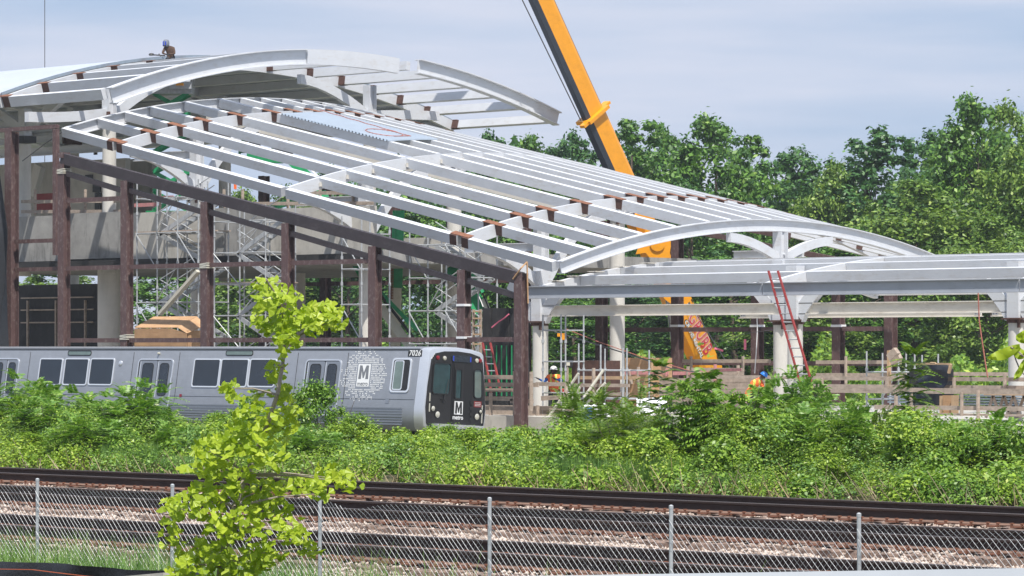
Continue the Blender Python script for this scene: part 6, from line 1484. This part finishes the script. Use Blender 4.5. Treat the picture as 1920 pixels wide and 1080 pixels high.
for a in ((245, 825, 110, 37.6, 'wispy pale grass clump below the tall sumac'), (1000, 850, 150, 37.8, 'wispy grass clump in the middle of the bank above the rail'), (1080, 845, 120, 37.6, 'grass clump next to the dark gap under the feathery shrub'),
          (1200, 850, 170, 37.8, 'tall pale grass clump below the feathery olive shrub'), (1330, 880, 120, 37.4, 'grey-green grass clump by the dark low shrub'), (350, 850, 110, 37.4, 'grass clump left of the ginkgo foliage above the rail')):
    bush(*a[:4], 'grass', a[4], 'grass clump', group=GG)
# continuous undergrowth
def mass(name, label, n, v0, v1, hfun, size, m, vmin=None):
    px = rng.uniform(-60, 1990, n); V = rng.uniform(v0, v1, n); tx = (px-960)/FPX; d = V/(tx*SA+CA); U = d*(tx*CA-SA)
    h = hfun(px, V, U); clump = (np.sin(U*5.3+V*2.1)+np.sin(U*2.3-V*6.1)+np.sin(U*9.7+V*8.3))*.12
    h = np.maximum(.08, h*(1+clump)); t = rng.random(n)**.45; gzv = np.array([gz(v) for v in V])
    z = gzv+h*t; N = rng.normal(size=(n, 3))*.5; N[:, 2] += .7; N[:, 1] -= .2
    o = quads(name, np.stack([U, V, z], 1), N, rng.uniform(size*.6, size*1.3, n), .55, m); tag(o, label, 'undergrowth', kind='stuff'); return o
hf = lambda px, V, U: np.interp(px, [-60, 300, 500, 760, 1000, 1300, 2000], [.85, .60, .52, .46, .52, .75, .85])*np.clip((V-35.9)/2.0, .3, 1)*np.interp(V, [40, 45], [1, .75])+.10*np.sin(U*1.7)*np.sin(V*1.3)
def clumps(label, ncl, per, v0, v1, size, m, hk=1.0, rr=(.16, .42)):
    px = rng.uniform(-60, 1990, ncl); V = v0+(v1-v0)*rng.random(ncl)**1.2; tx = (px-960)/FPX; d = V/(tx*SA+CA); U = d*(tx*CA-SA)
    H = np.maximum(.12, hf(px, V, U)*rng.uniform(.30, 1.5, ncl)*hk); C = []; N = []; Sz = []
    for i in range(ncl):
        r = rng.uniform(*rr); k = int(per*(r/.3)**1.6*rng.uniform(.6, 1.3)); dd = rng.normal(size=(k, 3)); dd[:, 2] = np.abs(dd[:, 2])*1.0-.25; dd /= np.linalg.norm(dd, axis=1, keepdims=True)
        q = .55+.45*rng.random(k)**.5; cz = gz(V[i])+max(.02, H[i]-r*.8); sc_ = np.array([r, r, r*1.0]); P = np.array([U[i], V[i], cz])+dd*q[:, None]*sc_
        low = rng.random(k) < .16; P[low, 2] = gz(V[i])+(P[low, 2]-gz(V[i]))*rng.random(low.sum())
        nn = dd*.6+rng.normal(size=dd.shape)*.4; nn[:, 2] += .6; C.append(P); N.append(nn); Sz.append(np.full(k, size*rng.uniform(.65, 1.5)))
    C = np.concatenate(C); o = quads('undergrowth', C, np.concatenate(N), np.concatenate(Sz)*rng.uniform(.7, 1.25, len(C)), .55, m); tag(o, label, 'undergrowth', kind='stuff')
clumps('tangled bright green weeds covering the whole bank behind the far track', 250, 520, 36.2, 44.5, .026, 'fbroad', rr=(.20, .55))
clumps('deeper green broad-leaved weeds mixed through the bank', 150, 420, 36.3, 44.5, .032, 'fdeep', rr=(.2, .5))
clumps('pale feathery weeds mixed through the bank', 150, 230, 36.2, 43, .022, 'fgrass', 1.0)
clumps('olive yellow weeds at the top of the bank', 130, 200, 38, 44, .024, 'fmim', 1.1)
hf2 = lambda px, V, U: .55+.0*px+.25*np.sin(U*.8)
mass('undergrowth', 'low scrub on the slope between the bank and the metro track', 60000, 45, 76, lambda a, b_, c: .55+.0*a+.2*np.sin(c*.8+b_), .06, 'fbroad')
# dry stalks and twigs at the foot of the bank
b = MB()
for k in range(850):
    px = random.uniform(-20, 1960); V = random.uniform(35.6, 36.9); p = at(px, 0, V); p.z = gz(V); l = random.uniform(.12, .7); a = random.uniform(0, 6.28); e = p+Vector((math.cos(a)*l*.6, math.sin(a)*l*.3, l*random.uniform(.2, .8))); b.tube(p, e, .008, 3, .004, cap=False)
tag(b.build('dry_stalks', 'dry'), 'dry brown stalks and twigs along the foot of the weedy bank', 'stalks', kind='stuff')
# grass along the near fence
n = 46000; px = rng.uniform(-60, 1500, n); keep = rng.random(n) < np.interp(px, [-60, 420, 520, 760, 900, 1500], [1, .95, .55, .25, .05, .03]); px = px[keep]; n = len(px)
V = rng.uniform(17.6, 21.5, n); tx = (px-960)/FPX; d = V/(tx*SA+CA); U = d*(tx*CA-SA); hh = rng.uniform(.10, .50, n)*(.6+.5*np.sin(U*3)**2)
az = rng.random(n)*2*PI; ln = rng.uniform(.05, .5, n)*hh; wd = rng.uniform(.0025, .005, n); sx, sy = -np.sin(az)*wd, np.cos(az)*wd; rows = []
for t, k in ((0, 1), (.5, .8), (1, .1)):
    for sg in (-1, 1): rows.append(np.stack([U+np.cos(az)*ln*t*t+sg*sx*k, V+np.sin(az)*ln*t*t+sg*sy*k, -.17+hh*t], 1))
P = np.stack(rows, 1).reshape(-1, 3); i = np.arange(n)[:, None]*6; F = np.concatenate([i+np.array([[0, 1, 3, 2]]), i+np.array([[2, 3, 5, 4]])])
tag(mesh_obj('grass', P, F, 'fgrass'), 'thin pale green grass growing along the foot of the chain-link fence', 'grass', kind='stuff')

# ------------------------------------------------------------------ ginkgo sapling
gk = thing('ginkgo_sapling', 'young ginkgo tree with bright yellow-green fan leaves in the left foreground', 'tree', tuple(atd(402, 1210, 22)))
tk = [(396, 1250), (402, 1150), (415, 1060), (428, 990), (440, 950), (462, 890), (480, 850), (500, 800), (520, 740), (529, 690), (535, 645), (530, 590), (522, 560), (500, 525)]
tp = [atd(x, y, 22+.08*math.sin(i*1.3)) for i, (x, y) in enumerate(tk)]
b = MB(); b.path(tp, .026, 8, r2=.006); b.build('trunk', 'barkpale', gk, smooth=True)
blobs = [(496, 532, 22, 16, 10), (520, 560, 42, 22, 34), (600, 592, 42, 26, 44), (555, 605, 45, 26, 36), (500, 600, 22, 30, 20), (628, 600, 18, 16, 8), (535, 640, 22, 20, 16), (515, 690, 16, 26, 14), (528, 735, 22, 22, 14), (550, 765, 22, 20, 10), (470, 742, 35, 12, 10), (430, 728, 16, 14, 8),
 (478, 785, 55, 26, 36), (525, 800, 28, 30, 18), (440, 828, 46, 28, 38), (395, 845, 32, 24, 22), (500, 850, 36, 30, 26), (420, 900, 54, 34, 48), (480, 925, 55, 28, 40), (375, 940, 42, 28, 34), (328, 950, 26, 24, 16), (318, 1000, 18, 26, 12), (440, 985, 58, 32, 50), (505, 950, 40, 30, 28), (560, 910, 40, 20, 22), (612, 893, 32, 18, 16), (655, 903, 22, 18, 10),
 (540, 995, 38, 24, 22), (582, 1028, 18, 14, 8), (380, 1035, 50, 34, 44), (450, 1055, 56, 34, 48), (500, 1035, 34, 26, 22), (340, 1065, 30, 22, 16), (600, 925, 16, 14, 6), (420, 1085, 70, 26, 40), (360, 880, 16, 16, 5)]
# leaf meshes: folded fans with a notch
fan = []
for k in range(3):
    w = (.95, 1.05, 1.15)[k]; vs = [(0, 0, 0)]; n = 10
    for i in range(n+1):
        t = -1.15+2.3*i/n; r = 1.0-.03*abs(math.sin(i*2.3+k))-(.13 if i == n//2 else 0); vs.append((math.sin(t*.88)*r*w, math.cos(t*.88)*r, .14*abs(math.sin(t*1.2))+.05*math.cos(i*1.7+k)))
    vs.append((-.012, -.45, -.06)); vs.append((.012, -.45, -.06))
    b = MB(); b.add(vs, [(0, i+1, i+2) for i in range(n)]+[(0, n+2, n+3)]); o = b.build('leaf', 'fgink'); fan.append(o.data); bpy.data.objects.remove(o)
allp = []
for (x, y, rx, ry, n) in blobs:
    c = atd(x, y, 22); j = min(range(len(tp)), key=lambda i: (tp[i]-c).length+.6*max(0, tp[i].z-c.z)); s = tp[j]
    b = MB(); dz = random.uniform(-.22, .22); tip = c-TW*dz; mid = s.lerp(tip, .5)+UP*.02; b.tube(s, mid, .009, 5, .006); b.tube(mid, tip, .006, 5, .003); b.build('branch', 'barkpale', gk)
    for _ in range(int(n*2.25)):
        a = random.uniform(0, 6.28); q = math.sqrt(random.random()); p = atd(x+math.cos(a)*q*rx, y+math.sin(a)*q*ry, 22+dz+random.uniform(-.18, .18)); allp.append(p)
random.shuffle(allp)
from mathutils import Euler
SB = []
LV = [fan[k] for k in range(3)]
def leaf_matrix(p):
    s = random.uniform(.034, .056)
    if random.random() < .7:
        zz_ = (TW*random.uniform(.3, 1.2)+UP*random.uniform(0, 1.2)+RT*random.gauss(0, .55)).normalized(); yy_ = Vector((random.gauss(0, 1), random.gauss(0, 1), random.gauss(-.5, .8))); yy_ = (yy_-zz_*yy_.dot(zz_)).normalized(); xx_ = yy_.cross(zz_)
        m_ = Matrix((xx_, yy_, zz_)).transposed().to_4x4(); return Matrix.Translation(p)@m_@Matrix.Scale(s, 4)
    R = Euler((random.uniform(-.5, 1.4), random.uniform(-.5, .5), 0)).to_matrix().to_4x4(); Z = Matrix.Rotation(random.uniform(0, 6.28), 4, 'Z'); F0 = Matrix.Rotation(PI, 4, 'X') if random.random() < .55 else Matrix.Identity(4)
    return Matrix.Translation(p)@Z@F0@R@Matrix.Scale(s, 4)
iv = Matrix.Translation(gk.location).inverted()
for p in allp[:300]:
    o = link(bpy.data.objects.new('leaf', random.choice(LV))); o.parent = gk; o.matrix_local = iv@leaf_matrix(p)
sv_, sf_ = [], []
for p in allp[300:]:
    me = random.choice(LV); mm = iv@leaf_matrix(p); bse = len(sv_); sv_ += [tuple(mm@v.co) for v in me.vertices]; sf_ += [tuple(bse+i for i in pl_.vertices) for pl_ in me.polygons]
me = bpy.data.meshes.new('foliage'); me.from_pydata(sv_, [], sf_); me.materials.append(M['fgink']); o = link(bpy.data.objects.new('foliage', me)); o.parent = gk; o['kind'] = 'stuff'
# leafy twig poking in at the right edge, close to the camera
tw = thing('leafy_twig', 'few glossy yellow-green leaves on a twig poking in at the right edge', 'sapling', tuple(atd(2010, 1200, 12)))
tpt = [atd(2010, 1400, 12), atd(2005, 1000, 12), atd(1985, 760, 12), atd(1950, 690, 12), atd(1915, 665, 12), atd(1895, 650, 12)]
b = MB(); b.path(tpt, .014, 6, r2=.003); b.build('stem', 'barkpale', tw)
for i, (x0, y0, x1, y1, w) in enumerate(((1912, 648, 1852, 670, .020), (1908, 640, 1925, 618, .022), (1925, 670, 1900, 712, .012), (1900, 650, 1925, 668, .02), (1940, 640, 1915, 622, .016))):
    a, c = atd(x0, y0, 12), atd(x1, y1, 12); ax1 = (c-a); L_ = ax1.length; ax1.normalize(); sd = ax1.cross(TW).normalized(); n = 8; vs = []
    for k in range(n+1):
        t = k/n; ww = w*math.sin(PI*min(1, t*.9+.08))**.8; cc = a+ax1*L_*t-UP*.01*math.sin(t*3)
        vs += [cc-sd*ww+TW*.010*math.sin(k*1.4), cc+TW*.004, cc+sd*ww+TW*.010*math.cos(k*1.7)]
    b = MB(); b.add(vs, [(k*3+j, k*3+j+1, k*3+j+4, k*3+j+3) for k in range(n) for j in range(2)]); b.build('leaf', 'fgink', tw, smooth=True)
